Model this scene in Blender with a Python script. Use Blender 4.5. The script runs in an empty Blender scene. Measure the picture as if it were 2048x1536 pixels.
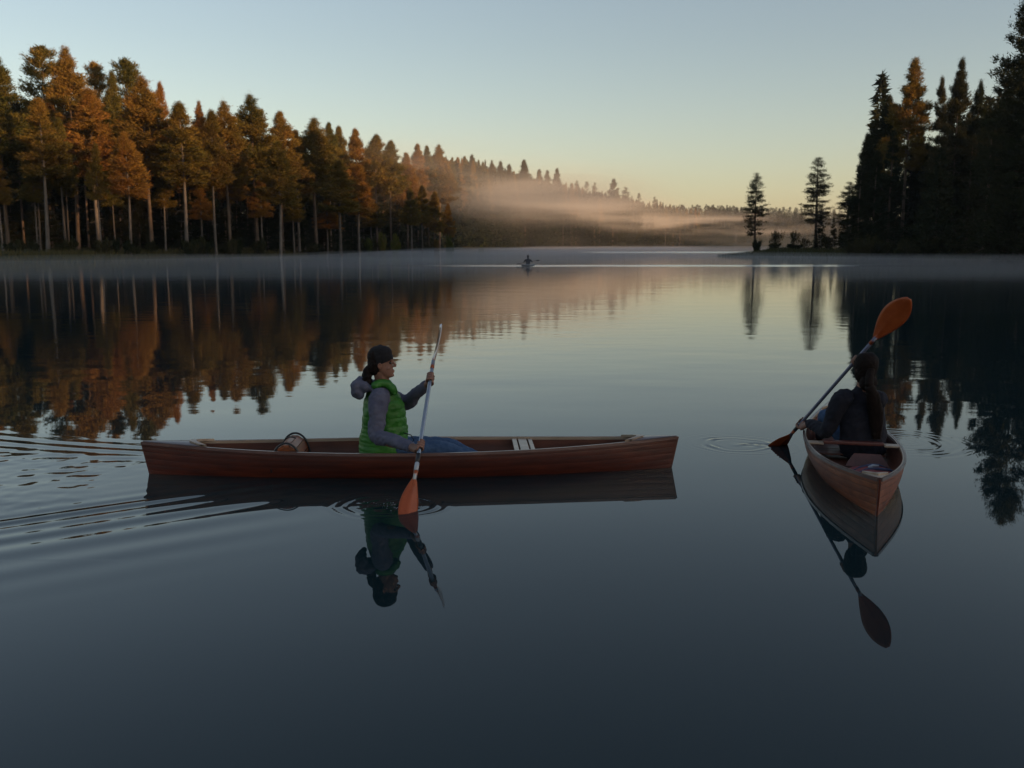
import bpy, bmesh, math, random
import numpy as np
from mathutils import Vector, Matrix, noise as mnoise
random.seed(7); np.random.seed(7)
C = bpy.context.scene.collection
SC = bpy.context.scene
R = math.radians

# ------------------------------------------------------------------ camera, sky, sun, exposure
F = 1886.0            # focal length in pixels of the 2048 px wide photograph
HC = 1.79             # camera height above the lake
PITCH = math.atan(280.0 / F)
cam_d = bpy.data.cameras.new('camera'); cam = bpy.data.objects.new('camera', cam_d); C.objects.link(cam)
cam.location = (0, 0, HC); cam.rotation_euler = (R(90) - PITCH, 0, 0)
cam_d.sensor_width = 36; cam_d.lens = F / 2048 * 36
cam_d.clip_end = 9000; cam_d.clip_start = 0.1
cam_d.dof.use_dof = True; cam_d.dof.focus_distance = 7.3; cam_d.dof.aperture_fstop = 4.5
SC.camera = cam

SUN_EL, SUN_AZ = R(5.0), R(120.0)      # azimuth measured clockwise (to the right) of the view direction (+Y)
w = bpy.data.worlds.new('World'); SC.world = w; w.use_nodes = True
wn = w.node_tree.nodes; wl = w.node_tree.links; wn.clear()
wo = wn.new('ShaderNodeOutputWorld'); wb = wn.new('ShaderNodeBackground')
sky = wn.new('ShaderNodeTexSky'); sky.sky_type = 'NISHITA'; sky.sun_disc = False
sky.sun_elevation = SUN_EL; sky.sun_rotation = SUN_AZ
sky.air_density = 1.0; sky.dust_density = 1.0; sky.ozone_density = 1.0; sky.altitude = 200
wb.inputs['Strength'].default_value = 0.15
tn = wn.new('ShaderNodeMix'); tn.data_type = 'RGBA'; tn.blend_type = 'MULTIPLY'; tn.inputs[0].default_value = 1.0
tn.inputs[7].default_value = (0.99, 0.985, 1.055, 1); hs = wn.new('ShaderNodeHueSaturation'); hs.inputs['Saturation'].default_value = 0.80
wl.new(sky.outputs[0], hs.inputs['Color']); wl.new(hs.outputs[0], tn.inputs[6]); wl.new(tn.outputs[2], wb.inputs[0]); wl.new(wb.outputs[0], wo.inputs['Surface'])

sd = bpy.data.lights.new('sun', 'SUN'); sd.energy = 5.0; sd.angle = R(0.6); sd.color = (1.0, 0.555, 0.26)
sun = bpy.data.objects.new('sun', sd); C.objects.link(sun)
sun_dir = Vector((math.sin(SUN_AZ) * math.cos(SUN_EL), math.cos(SUN_AZ) * math.cos(SUN_EL), math.sin(SUN_EL)))
sun.rotation_euler = sun_dir.to_track_quat('Z', 'Y').to_euler(); sun.location = (60, 0, 60)

SC.view_settings.view_transform = 'Standard'; SC.view_settings.look = 'None'
SC.view_settings.exposure = 0.72; SC.view_settings.gamma = 1.0; SC.view_settings.use_curve_mapping = False
SC.cycles.max_bounces = 6; SC.cycles.diffuse_bounces = 2; SC.cycles.glossy_bounces = 4
SC.cycles.transmission_bounces = 2; SC.cycles.volume_bounces = 0; SC.cycles.transparent_max_bounces = 12
SC.cycles.volume_max_steps = 96; SC.cycles.volume_step_rate = 1.0
SC.cycles.use_denoising = True
SC.cycles.caustics_reflective = False; SC.cycles.caustics_refractive = False

# ------------------------------------------------------------------ small helpers
SP, CP = math.sin(PITCH), math.cos(PITCH)
def U(px, py, D):
    """point seen at pixel (px,py) of the photograph, D metres out along the ground"""
    a, b = (px - 1024) / F, (768 - py) / F
    d = Vector((a, CP + b * SP, -SP + b * CP)); t = D / d.y
    return Vector((0, 0, HC)) + d * t
def U0(px, py, z=0.0):
    a, b = (px - 1024) / F, (768 - py) / F
    d = Vector((a, CP + b * SP, -SP + b * CP)); t = (z - HC) / d.z
    return Vector((0, 0, HC)) + d * t
def X(px, D): return (px - 1024) / F * (D * CP + HC * SP)
def Zof(py, D): return U(1024, py, D).z

def tag(o, label=None, cat=None, group=None, kind=None):
    if label: o['label'] = label
    if cat: o['category'] = cat
    if group: o['group'] = group
    if kind: o['kind'] = kind
    return o
def empty(name, loc, rz=0.0, scale=(1, 1, 1)):
    o = bpy.data.objects.new(name, None); C.objects.link(o); o.location = loc
    o.rotation_euler = (0, 0, rz); o.scale = scale; o.empty_display_size = 0.2
    return o
def link(name, me, parent=None, mat=None):
    o = bpy.data.objects.new(name, me); C.objects.link(o)
    if mat is not None and len(me.materials) == 0: me.materials.append(mat)
    if parent is not None: o.parent = parent
    return o
def mesh(name, V, Fc, mat=None, smooth=False):
    me = bpy.data.meshes.new(name)
    me.from_pydata([tuple(v) for v in V], [], [tuple(f) for f in Fc]); me.update()
    if smooth: me.polygons.foreach_set('use_smooth', [True] * len(me.polygons))
    if mat is not None: me.materials.append(mat)
    return me
def npmesh(name, V, T, mat=None, smooth=False):
    """V (n,3) float array, T (m,k) int array, all faces with k corners"""
    me = bpy.data.meshes.new(name); V = np.asarray(V, dtype=np.float32); T = np.asarray(T, dtype=np.int32)
    me.vertices.add(len(V)); me.vertices.foreach_set('co', V.ravel())
    m, k = T.shape
    me.loops.add(m * k); me.loops.foreach_set('vertex_index', T.ravel())
    me.polygons.add(m); me.polygons.foreach_set('loop_start', np.arange(0, m * k, k, dtype=np.int32))
    me.polygons.foreach_set('use_smooth', np.full(m, smooth, dtype=bool))
    me.update(calc_edges=True); me.validate()
    if mat is not None: me.materials.append(mat)
    return me
def sm(a, b, x):
    t = np.clip((x - a) / (b - a), 0, 1); return t * t * (3 - 2 * t)

# ------------------------------------------------------------------ materials
def newmat(name):
    m = bpy.data.materials.new(name); m.use_nodes = True
    n, l = m.node_tree.nodes, m.node_tree.links; n.clear()
    out = n.new('ShaderNodeOutputMaterial')
    return m, n, l, out
def ramp(n, l, fac, stops):
    r = n.new('ShaderNodeValToRGB'); e = r.color_ramp.elements
    while len(e) < len(stops): e.new(0.5)
    for q, (p, c) in zip(e, stops): q.position = p; q.color = (*c, 1)
    l.new(fac, r.inputs[0]); return r.outputs[0]
def tex_noise(n, l, vec, scale, detail=4, rough=0.55, dist=0.0):
    t = n.new('ShaderNodeTexNoise'); t.inputs['Scale'].default_value = scale
    t.inputs['Detail'].default_value = detail; t.inputs['Roughness'].default_value = rough
    t.inputs['Distortion'].default_value = dist
    if vec is not None: l.new(vec, t.inputs['Vector'])
    return t.outputs['Fac']
def mapping(n, l, scale, kind='Object', rot=(0, 0, 0)):
    tc = n.new('ShaderNodeTexCoord'); mp = n.new('ShaderNodeMapping')
    mp.inputs['Scale'].default_value = scale; mp.inputs['Rotation'].default_value = rot
    l.new(tc.outputs[kind], mp.inputs['Vector']); return mp.outputs[0]
def math_(n, l, op, a, b=None, c=None, clamp=False):
    m = n.new('ShaderNodeMath'); m.operation = op; m.use_clamp = clamp
    for i, v in enumerate((a, b, c)):
        if v is None: continue
        if isinstance(v, (int, float)): m.inputs[i].default_value = v
        else: l.new(v, m.inputs[i])
    return m.outputs[0]
def mixc(n, l, fac, a, b, typ='MIX'):
    m = n.new('ShaderNodeMix'); m.data_type = 'RGBA'; m.blend_type = typ
    for s, v in ((0, fac), (6, a), (7, b)):
        if isinstance(v, (int, float)): m.inputs[s].default_value = v
        elif isinstance(v, tuple): m.inputs[s].default_value = (*v, 1)
        else: l.new(v, m.inputs[s])
    return m.outputs[2]
def simple(name, c1, c2, scale=20, rough=0.6, bump=0.0, stretch=(1, 1, 1), spec=0.4, metal=0.0, coat=0.0, objvar=0.0, bscale=None):
    m, n, l, out = newmat(name)
    p = n.new('ShaderNodeBsdfPrincipled')
    v = mapping(n, l, stretch)
    f = tex_noise(n, l, v, scale, 5)
    col = ramp(n, l, f, [(0.3, c1), (0.7, c2)])
    if objvar:
        oi = n.new('ShaderNodeObjectInfo')
        k = math_(n, l, 'MULTIPLY_ADD', oi.outputs['Random'], 2 * objvar, 1 - objvar)
        hsv = n.new('ShaderNodeHueSaturation'); l.new(col, hsv.inputs['Color']); l.new(k, hsv.inputs['Value'])
        col = hsv.outputs[0]
    l.new(col, p.inputs['Base Color'])
    p.inputs['Roughness'].default_value = rough; p.inputs['Specular IOR Level'].default_value = spec
    p.inputs['Metallic'].default_value = metal; p.inputs['Coat Weight'].default_value = coat
    p.inputs['Coat Roughness'].default_value = 0.08
    if bump:
        b = n.new('ShaderNodeBump'); b.inputs['Strength'].default_value = 1.0; b.inputs['Distance'].default_value = bump
        f2 = tex_noise(n, l, v, bscale or scale * 2, 4); l.new(f2, b.inputs['Height']); l.new(b.outputs[0], p.inputs['Normal'])
    l.new(p.outputs[0], out.inputs['Surface'])
    return m
def foliage(name, stops, trans=0.25, scale=0.35):
    m, n, l, out = newmat(name)
    geo = n.new('ShaderNodeNewGeometry'); oi = n.new('ShaderNodeObjectInfo')
    f = tex_noise(n, l, geo.outputs['Position'], scale, 3)
    f = math_(n, l, 'ADD', math_(n, l, 'MULTIPLY', f, 0.6), math_(n, l, 'MULTIPLY', oi.outputs['Random'], 0.45))
    f = math_(n, l, 'ADD', f, math_(n, l, 'MULTIPLY', geo.outputs['Random Per Island'], 0.12))
    col = ramp(n, l, f, stops)
    d = n.new('ShaderNodeBsdfDiffuse'); t = n.new('ShaderNodeBsdfTranslucent'); mx = n.new('ShaderNodeMixShader')
    l.new(col, d.inputs[0]); l.new(col, t.inputs[0]); mx.inputs[0].default_value = trans
    l.new(d.outputs[0], mx.inputs[1]); l.new(t.outputs[0], mx.inputs[2]); l.new(mx.outputs[0], out.inputs['Surface'])
    return m
M = {}
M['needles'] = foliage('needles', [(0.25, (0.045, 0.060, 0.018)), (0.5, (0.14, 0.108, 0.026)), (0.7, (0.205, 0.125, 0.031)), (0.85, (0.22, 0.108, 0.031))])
M['needles_dark'] = foliage('needles_dark', [(0.3, (0.022, 0.032, 0.016)), (0.8, (0.055, 0.052, 0.024))])  # spruce needles too; for shaded pines and woods the shade is in this colour
M['leaves'] = foliage('leaves', [(0.3, (0.05, 0.07, 0.02)), (0.6, (0.11, 0.12, 0.025)), (0.85, (0.17, 0.10, 0.03))], 0.35, 1.5)
M['leaves_dark'] = foliage('leaves_dark', [(0.3, (0.02, 0.03, 0.015)), (0.8, (0.06, 0.055, 0.025))], 0.3, 1.0)  # darker copy of leaves: bushes out of the sun carry shade in their colour
M['grass'] = foliage('grass', [(0.3, (0.05, 0.065, 0.025)), (0.8, (0.12, 0.10, 0.045))], 0.3, 0.5)
M['bark'] = simple('bark', (0.07, 0.05, 0.038), (0.16, 0.12, 0.09), 4, 0.9, 0.02, (1, 1, 3), 0.2, objvar=0.35)
M['bark_pale'] = simple('bark_pale', (0.07, 0.062, 0.056), (0.15, 0.132, 0.118), 5, 0.9, 0.02, (1, 1, 3), 0.2, objvar=0.3)

def wood(name, c1, c2, c3, coat=0.6, rough=0.35, gs=(1.2, 26, 26), objvar=0.3):
    m, n, l, out = newmat(name)
    p = n.new('ShaderNodeBsdfPrincipled')
    v = mapping(n, l, gs)
    oi = n.new('ShaderNodeObjectInfo')
    add = n.new('ShaderNodeVectorMath'); add.operation = 'ADD'; l.new(v, add.inputs[0])
    cmb = n.new('ShaderNodeCombineXYZ'); l.new(math_(n, l, 'MULTIPLY', oi.outputs['Random'], 37.0), cmb.inputs[0]); l.new(cmb.outputs[0], add.inputs[1])
    f = tex_noise(n, l, add.outputs[0], 1.0, 7, 0.62, 0.35)
    col = ramp(n, l, f, [(0.25, c1), (0.52, c2), (0.78, c3)])
    v2 = mapping(n, l, (1.6, 5, 5)); f2 = tex_noise(n, l, v2, 1.3, 4, 0.6)
    col = mixc(n, l, ramp(n, l, f2, [(0.35, (0, 0, 0)), (0.7, (0.55, 0.55, 0.55))]), col, c1)
    k = math_(n, l, 'MULTIPLY_ADD', oi.outputs['Random'], 2 * objvar, 1 - objvar)
    hsv = n.new('ShaderNodeHueSaturation'); l.new(col, hsv.inputs['Color']); l.new(k, hsv.inputs['Value'])
    l.new(hsv.outputs[0], p.inputs['Base Color'])
    l.new(math_(n, l, 'MULTIPLY_ADD', f2, 0.25, rough - 0.1), p.inputs['Roughness'])
    p.inputs['Coat Weight'].default_value = coat; p.inputs['Coat Roughness'].default_value = 0.18
    b = n.new('ShaderNodeBump'); b.inputs['Distance'].default_value = 0.0012; l.new(f, b.inputs['Height']); l.new(b.outputs[0], p.inputs['Normal'])
    l.new(p.outputs[0], out.inputs['Surface'])
    return m
M['hull'] = wood('cedar_red', (0.028, 0.006, 0.004), (0.080, 0.016, 0.008), (0.125, 0.028, 0.011), 0.4, 0.42, gs=(0.9, 15, 15), objvar=0.12)
M['hull2'] = wood('cedar_amber', (0.09, 0.022, 0.007), (0.21, 0.055, 0.013), (0.31, 0.10, 0.025), 0.2, 0.45, objvar=0.2)
M['inner'] = wood('inner_wood', (0.05, 0.015, 0.008), (0.11, 0.032, 0.016), (0.17, 0.055, 0.028), 0.1, 0.6)
M['rail'] = wood('rail_wood', (0.05, 0.022, 0.022), (0.10, 0.05, 0.045), (0.16, 0.09, 0.075), 0.5, 0.35)
M['pale_wood'] = wood('pale_wood', (0.24, 0.18, 0.13), (0.34, 0.26, 0.20), (0.42, 0.34, 0.27), 0.3, 0.4, objvar=0.12)
M['panel_red'] = wood('panel_red', (0.07, 0.015, 0.012), (0.13, 0.03, 0.022), (0.17, 0.045, 0.03), 0.3, 0.5)
M['black'] = simple('black_rubber', (0.012, 0.012, 0.014), (0.025, 0.025, 0.03), 30, 0.45)
M['skin'] = simple('skin', (0.17, 0.082, 0.058), (0.22, 0.11, 0.078), 12, 0.55, 0.0006)
M['skin_dark'] = simple('lips', (0.30, 0.10, 0.085), (0.34, 0.12, 0.10), 12, 0.5)
M['eye'] = simple('eye', (0.02, 0.015, 0.012), (0.03, 0.02, 0.02), 12, 0.15)
M['hair'] = simple('hair', (0.006, 0.004, 0.004), (0.016, 0.010, 0.008), 30, 0.7, 0.003, (1, 1, 0.12), spec=0.12, bscale=60)
M['hair2'] = simple('hair_brown', (0.006, 0.004, 0.004), (0.014, 0.009, 0.008), 30, 0.7, 0.003, (1, 1, 0.10), spec=0.12, bscale=60)
M['cap'] = simple('cap_cloth', (0.005, 0.005, 0.007), (0.011, 0.011, 0.014), 60, 0.95, 0.001)
M['vest'] = simple('vest_nylon', (0.020, 0.110, 0.014), (0.034, 0.165, 0.022), 9, 0.5, 0.006, spec=0.35, bscale=16)
M['hoodie'] = simple('hoodie_cotton', (0.075, 0.078, 0.125), (0.11, 0.115, 0.165), 14, 0.95, 0.006, bscale=11)
M['jeans'] = simple('jeans_denim', (0.022, 0.055, 0.13), (0.045, 0.09, 0.18), 22, 0.9, 0.004)
M['navy'] = simple('navy_cotton', (0.006, 0.0065, 0.013), (0.011, 0.012, 0.022), 14, 0.95, 0.007, bscale=12)
M['alu'] = simple('shaft_aluminium', (0.26, 0.30, 0.37), (0.36, 0.40, 0.47), 14, 0.32, metal=0.75)
M['alu_dark'] = simple('shaft_dark', (0.10, 0.11, 0.17), (0.16, 0.17, 0.25), 14, 0.4, metal=0.3)
M['orange'] = simple('blade_orange', (0.26, 0.052, 0.014), (0.35, 0.080, 0.022), 14, 0.38, 0.0008)
M['blade_sky_sheen'] = simple('blade_sky_sheen', (0.30, 0.15, 0.10), (0.40, 0.22, 0.15), 14, 0.25, 0.0008, spec=0.9, coat=1.0)  # orange blade paled: sky sheen on its edge is put into the colour
M['strap'] = simple('strap_blue', (0.04, 0.05, 0.10), (0.07, 0.08, 0.15), 14, 0.7)
M['bagred'] = simple('bag_red', (0.20, 0.045, 0.05), (0.30, 0.08, 0.08), 9, 0.6, 0.004)
M['grey'] = simple('grey_plastic', (0.3, 0.32, 0.36), (0.42, 0.45, 0.5), 9, 0.4)

# ------------------------------------------------------------------ shorelines and ground
LEFT = [(-80, -400), (-80, 0), (-75, 50), (-60, 75), (-50, 90), (-42, 97), (-38, 112), (-31, 135), (-30, 165), (-21, 222), (-9, 281), (-3, 375), (44, 500), (112, 660), (170, 830), (330, 1010), (600, 1120), (1500, 1200)]
RIGHT = [(90, -400), (90, 0), (80, 60), (70, 85), (62, 98), (56, 104), (50, 108), (44.5, 113), (40, 121), (35.5, 131), (30.5, 139.5), (33, 145), (42, 158), (60, 172), (90, 200), (150, 260), (230, 400), (380, 650), (700, 900), (1500, 1000)]
def dist_poly(x, y, pts):
    best = np.full(x.shape, 1e9)
    for (ax, ay), (bx, by) in zip(pts[:-1], pts[1:]):
        dx, dy = bx - ax, by - ay
        t = np.clip(((x - ax) * dx + (y - ay) * dy) / (dx * dx + dy * dy), 0, 1)
        best = np.minimum(best, np.hypot(x - ax - t * dx, y - ay - t * dy))
    return best
def inside(x, y, poly):
    r = np.zeros(x.shape, bool); n = len(poly)
    for i in range(n):
        (ax, ay), (bx, by) = poly[i], poly[(i + 1) % n]
        if ay == by: continue
        c = ((ay > y) != (by > y)) & (x < (bx - ax) * (y - ay) / (by - ay) + ax)
        r ^= c
    return r
LAKE = LEFT + RIGHT[::-1]
def vnoise(x, y, s, seed=0):
    """cheap smooth value noise, vectorised"""
    x = np.asarray(x, float) / s + seed * 17.3; y = np.asarray(y, float) / s + seed * 9.1
    xi, yi = np.floor(x), np.floor(y); fx, fy = x - xi, y - yi
    fx = fx * fx * (3 - 2 * fx); fy = fy * fy * (3 - 2 * fy)
    def h(a, b):
        v = np.sin(a * 127.1 + b * 311.7 + seed) * 43758.5453; return v - np.floor(v)
    return (h(xi, yi) * (1 - fx) + h(xi + 1, yi) * fx) * (1 - fy) + (h(xi, yi + 1) * (1 - fx) + h(xi + 1, yi + 1) * fx) * fy
def ground_z(x, y):
    x = np.asarray(x, float); y = np.asarray(y, float)
    d = np.minimum(dist_poly(x, y, LEFT), dist_poly(x, y, RIGHT))
    ins = inside(x, y, LAKE)
    land = 0.9 * sm(0, 9, d) + 1.6 * sm(8, 60, d) + 5 * sm(50, 220, d) + 0.25 * (vnoise(x, y, 6, 1) - 0.5) * sm(1, 8, d) + 1.0 * vnoise(x, y, 30, 2) * sm(10, 50, d)
    # unseen ridge off to the right, shaped to keep the low sun off the bay
    rid = 30 * np.exp(-((x - 290) / 70.0) ** 2) * (1 - sm(-50, 80, y)) * sm(-395, -260, y) * (0.86 + 0.3 * vnoise(x, y, 35, 5))
    # the wooded hills across the far end of the lake
    far = 24 * sm(1050, 1350, y + 0.25 * np.abs(x - 500)) * (0.75 + 0.5 * vnoise(x, y, 260, 4)) + 4 * sm(330, 700, y) * sm(60, 220, d) * (x < 400)
    land = land + np.where(~ins, rid + far, 0)
    z = np.where(ins, -0.15 - 2.5 * sm(0, 25, d), land)
    return z
def gz(x, y): return float(ground_z(np.array([x]), np.array([y]))[0])
def coords(segs):
    out = []
    for a, b, s in segs: out += list(np.arange(a, b, s))
    out.append(segs[-1][1]); return np.array(out, float)
def grid(xs, ys, zf):
    Xg, Yg = np.meshgrid(xs, ys); Z = zf(Xg, Yg)
    V = np.stack([Xg.ravel(), Yg.ravel(), Z.ravel()], 1)
    nx, ny = len(xs), len(ys); i = np.arange(nx * ny).reshape(ny, nx)
    T = np.stack([i[:-1, :-1].ravel(), i[:-1, 1:].ravel(), i[1:, 1:].ravel(), i[1:, :-1].ravel()], 1)
    return V, T
gx = coords([(-4000, -500, 350), (-500, -120, 20), (-120, 100, 2.0), (100, 400, 10), (400, 900, 30), (900, 4000, 300)])
gy = coords([(-400, 40, 20), (40, 230, 2.0), (230, 700, 10), (700, 1500, 20), (1500, 5000, 350)])
m, n, l, out = newmat('ground_soil')
p = n.new('ShaderNodeBsdfPrincipled'); geo = n.new('ShaderNodeNewGeometry')
f = tex_noise(n, l, geo.outputs['Position'], 0.35, 6); f2 = tex_noise(n, l, geo.outputs['Position'], 3.0, 4)
l.new(mixc(n, l, math_(n, l, 'MULTIPLY', f2, 0.6), ramp(n, l, f, [(0.35, (0.045, 0.05, 0.022)), (0.6, (0.075, 0.07, 0.03)), (0.75, (0.11, 0.075, 0.04))]), (0.03, 0.028, 0.018)), p.inputs['Base Color'])
p.inputs['Roughness'].default_value = 0.95; p.inputs['Specular IOR Level'].default_value = 0.1
b = n.new('ShaderNodeBump'); b.inputs['Distance'].default_value = 0.15; l.new(f2, b.inputs['Height']); l.new(b.outputs[0], p.inputs['Normal'])
l.new(p.outputs[0], out.inputs['Surface']); M['ground'] = m
V, T = grid(gx, gy, ground_z)
tag(link('ground', npmesh('ground', V, T, M['ground'], True)), kind='structure')

# ------------------------------------------------------------------ canoes' places (needed by the ripples)
A1, B1 = U0(302, 947), U0(1340, 935)               # stern and bow of the near canoe at the waterline
N2 = U0(1753, 1032); F2 = Vector((3.14, 9.12, 0))  # near and far end of the second canoe

# ------------------------------------------------------------------ water
def ring(x, y, c, r0, wl, wd, a, ex=1.0):
    r = np.hypot((x - c[0]) / ex, y - c[1])
    th = np.arctan2(y - c[1], x - c[0]); br = 0.35 + 0.65 * sm(-0.5, 0.7, np.sin(th * 2 + r0 * 31) + 0.6 * np.sin(th * 5 + r0 * 57))
    r = r + 0.012 * np.sin(th * 3 + r0 * 40) + 0.006 * np.sin(th * 7 + 1)
    return a * br * np.cos(2 * np.pi * (r - r0) / wl) * np.exp(-((r - r0) / wd) ** 2)
def water_z(x, y):
    z = np.zeros_like(x)
    # divergent wake of the near canoe, camera side
    P0, P1 = U0(0, 1045), U0(450, 985); d = (P1 - P0).normalized(); nx_, ny_ = d.y, -d.x
    s = (x - P0.x) * d.x + (y - P0.y) * d.y
    wob = 0.035 * (vnoise(x, y, 0.9, 3) - 0.5) + 0.05 * np.sin(s * 1.1)
    u = (x - P0.x) * nx_ + (y - P0.y) * ny_ + wob
    along = 1 - sm(1.1, 2.7, s + 0.5 * u)
    env = np.exp(-np.clip(-u - 0.02, 0, 9) / 0.16) * np.exp(-np.clip(u, 0, 9) / 0.42)
    z += 0.0030 * env * along * np.cos(2 * np.pi * u / (0.19 + 0.04 * np.clip(u, 0, 1.5)))
    z += 0.0022 * np.exp(-((u - 0.75) / 0.55) ** 2) * along * np.cos(2 * np.pi * u / 0.36)
    # far side of the same wake
    Q0, Q1 = U0(0, 884), U0(300, 903); e = (Q1 - Q0).normalized(); mx_, my_ = -e.y, e.x
    s2 = (x - Q0.x) * e.x + (y - Q0.y) * e.y
    u2 = (x - Q0.x) * mx_ + (y - Q0.y) * my_ + 0.04 * np.sin(s2 * 1.7) + 0.03 * (vnoise(x, y, 0.8, 4) - 0.5)
    al2 = 1 - sm(1.2, 2.2, s2)
    z += 0.0018 * np.exp(-(u2 / 0.28) ** 2) * al2 * np.cos(2 * np.pi * u2 / 0.22)
    # churned water between the two arms, behind the stern
    wedge = sm(0.0, 0.25, -u) * sm(0.0, 0.25, -u2) * (1 - sm(-3.3, -2.75, x))
    ch = (vnoise(x, y, 0.075, 6) - 0.5) * 0.0042 + (vnoise(x * 0.45, y, 0.10, 7) - 0.5) * 0.006 + (vnoise(x * 0.4, y, 0.32, 8) - 0.5) * 0.010
    z += 0.42 * ch * wedge
    # paddle of the near canoe
    pc = U0(790, 1012)
    for (ox, r0, wl_, a) in ((-0.06, 0.10, 0.05, 0.0022), (-0.05, 0.26, 0.065, 0.0022), (0.03, 0.17, 0.05, 0.0018)):
        z += ring(x, y, (pc.x + ox, pc.y), r0, wl_, 0.07, a * (0.6 + 0.8 * 1), 1.25)
    spl = np.exp(-(((x - pc.x + 0.03) / 0.16) ** 2 + ((y - pc.y) / 0.13) ** 2))
    z += spl * ((vnoise(x, y, 0.032, 9) - 0.5) * 0.012 + (vnoise(x, y, 0.06, 10) - 0.5) * 0.014)
    # paddle of the second canoe: one wide flattened ring with finer ones round it
    qc = U0(1478, 889)
    for (r0, wl_, a) in ((0.27, 0.085, 0.0040), (0.38, 0.06, 0.0016), (0.50, 0.06, 0.0006)):
        z += ring(x, y, (qc.x, qc.y), r0, wl_, 0.055, a, 1.05)
    tr = np.exp(-(((x - qc.x - 0.16) / 0.17) ** 2 + ((y - qc.y) / 0.06) ** 2))
    z += tr * ((vnoise(x, y, 0.03, 12) - 0.5) * 0.010 + (vnoise(x * 0.5, y, 0.05, 13) - 0.5) * 0.012)
    # rings right of the second canoe
    rc = U0(1800, 884)
    for (r0, wl_, a) in ((0.16, 0.075, 0.0007), (0.36, 0.10, 0.0011), (0.55, 0.13, 0.0008)):
        z += ring(x, y, (rc.x, rc.y), r0, wl_, 0.10, a, 1.0) * sm(-0.3, 0.2, x - rc.x)
    # slow swell of the calm lake
    calm = sm(7.6, 11, y)
    z += (vnoise(x * 0.55, y, 0.55, 14) - 0.5) * 0.0016 * (0.35 + 1.0 * calm)
    z += (vnoise(x * 0.8, y, 1.7, 15) - 0.5) * 0.0040
    edge = (1 - sm(6.5, 8.5, np.abs(x - 0.2))) * sm(3.9, 4.8, y) * (1 - sm(15, 18, y))
    return z * edge
wx = coords([(-1500, -100, 350), (-100, -20, 20), (-20, -8, 0.6), (-8, -4.4, 0.05), (-4.4, 4.4, 0.021), (4.4, 8, 0.06), (8, 20, 0.8), (20, 200, 20), (200, 1600, 350)])
wy = coords([(-380, -20, 120), (-20, 3.8, 3.4), (3.8, 5.2, 0.05), (5.2, 9.3, 0.021), (9.3, 12, 0.04), (12, 18, 0.10), (18, 60, 3), (60, 300, 20), (300, 1250, 300)])
V, T = grid(wx, wy, water_z)
m, n, l, out = newmat('lake_water')
geo = n.new('ShaderNodeNewGeometry'); pos = geo.outputs['Position']
sep = n.new('ShaderNodeSeparateXYZ'); l.new(pos, sep.inputs[0])
mp = n.new('ShaderNodeMapping'); mp.inputs['Scale'].default_value = (0.55, 1.0, 1.0); l.new(pos, mp.inputs[0])
mr = n.new('ShaderNodeMapRange'); mr.inputs[1].default_value = 8; mr.inputs[2].default_value = 22; l.new(sep.outputs[1], mr.inputs[0]); mr.inputs[3].default_value = 0.0; mr.inputs[4].default_value = 1.0
n1 = tex_noise(n, l, mp.outputs[0], 2.6, 2, 0.5); n2_ = tex_noise(n, l, mp.outputs[0], 0.7, 3, 0.5)
hgt = math_(n, l, 'ADD', math_(n, l, 'MULTIPLY', n1, math_(n, l, 'MULTIPLY_ADD', mr.outputs[0], 0.0030, 0.0002)), math_(n, l, 'MULTIPLY', n2_, math_(n, l, 'MULTIPLY_ADD', mr.outputs[0], 0.006, 0.0)))
bp = n.new('ShaderNodeBump'); bp.inputs['Strength'].default_value = 1.0; bp.inputs['Distance'].default_value = 1.0; l.new(hgt, bp.inputs['Height'])
# wind-ruffled streaks out on the lake
def band(y0, wdt, x0, x1, fall=8.0):
    wob = tex_noise(n, l, pos, 0.06, 2)
    yy = math_(n, l, 'ADD', sep.outputs[1], math_(n, l, 'MULTIPLY', wob, 8.0))
    g = math_(n, l, 'DIVIDE', math_(n, l, 'SUBTRACT', yy, y0 + 4.0), wdt)
    g = math_(n, l, 'SUBTRACT', 1.0, math_(n, l, 'ABSOLUTE', g), clamp=True)
    a = n.new('ShaderNodeMapRange'); l.new(sep.outputs[0], a.inputs[0]); a.inputs[1].default_value = x0 - fall; a.inputs[2].default_value = x0
    c = n.new('ShaderNodeMapRange'); l.new(sep.outputs[0], c.inputs[0]); c.inputs[1].default_value = x1 + fall; c.inputs[2].default_value = x1
    return math_(n, l, 'MULTIPLY', g, math_(n, l, 'MULTIPLY', a.outputs[0], c.outputs[0]))
bands = math_(n, l, 'MAXIMUM', band(79, 5, 2, 22, 16.0), band(210, 30, 20, 70))
rough = math_(n, l, 'ADD', math_(n, l, 'MULTIPLY_ADD', mr.outputs[0], 0.035, 0.012), math_(n, l, 'MULTIPLY', bands, 0.20))
fr = n.new('ShaderNodeFresnel'); fr.inputs['IOR'].default_value = 1.333; l.new(bp.outputs[0], fr.inputs['Normal'])
gl = n.new('ShaderNodeBsdfGlossy'); gl.inputs['Color'].default_value = (1, 1, 1, 1); l.new(rough, gl.inputs['Roughness']); l.new(bp.outputs[0], gl.inputs['Normal'])
df = n.new('ShaderNodeBsdfDiffuse'); df.inputs['Color'].default_value = (0.008, 0.020, 0.024, 1)
mx = n.new('ShaderNodeMixShader'); l.new(fr.outputs[0], mx.inputs[0]); l.new(df.outputs[0], mx.inputs[1]); l.new(gl.outputs[0], mx.inputs[2])
l.new(mx.outputs[0], out.inputs['Surface']); M['water'] = m
tag(link('lake_water', npmesh('lake_water', V, T, m, True)), kind='structure')

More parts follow.
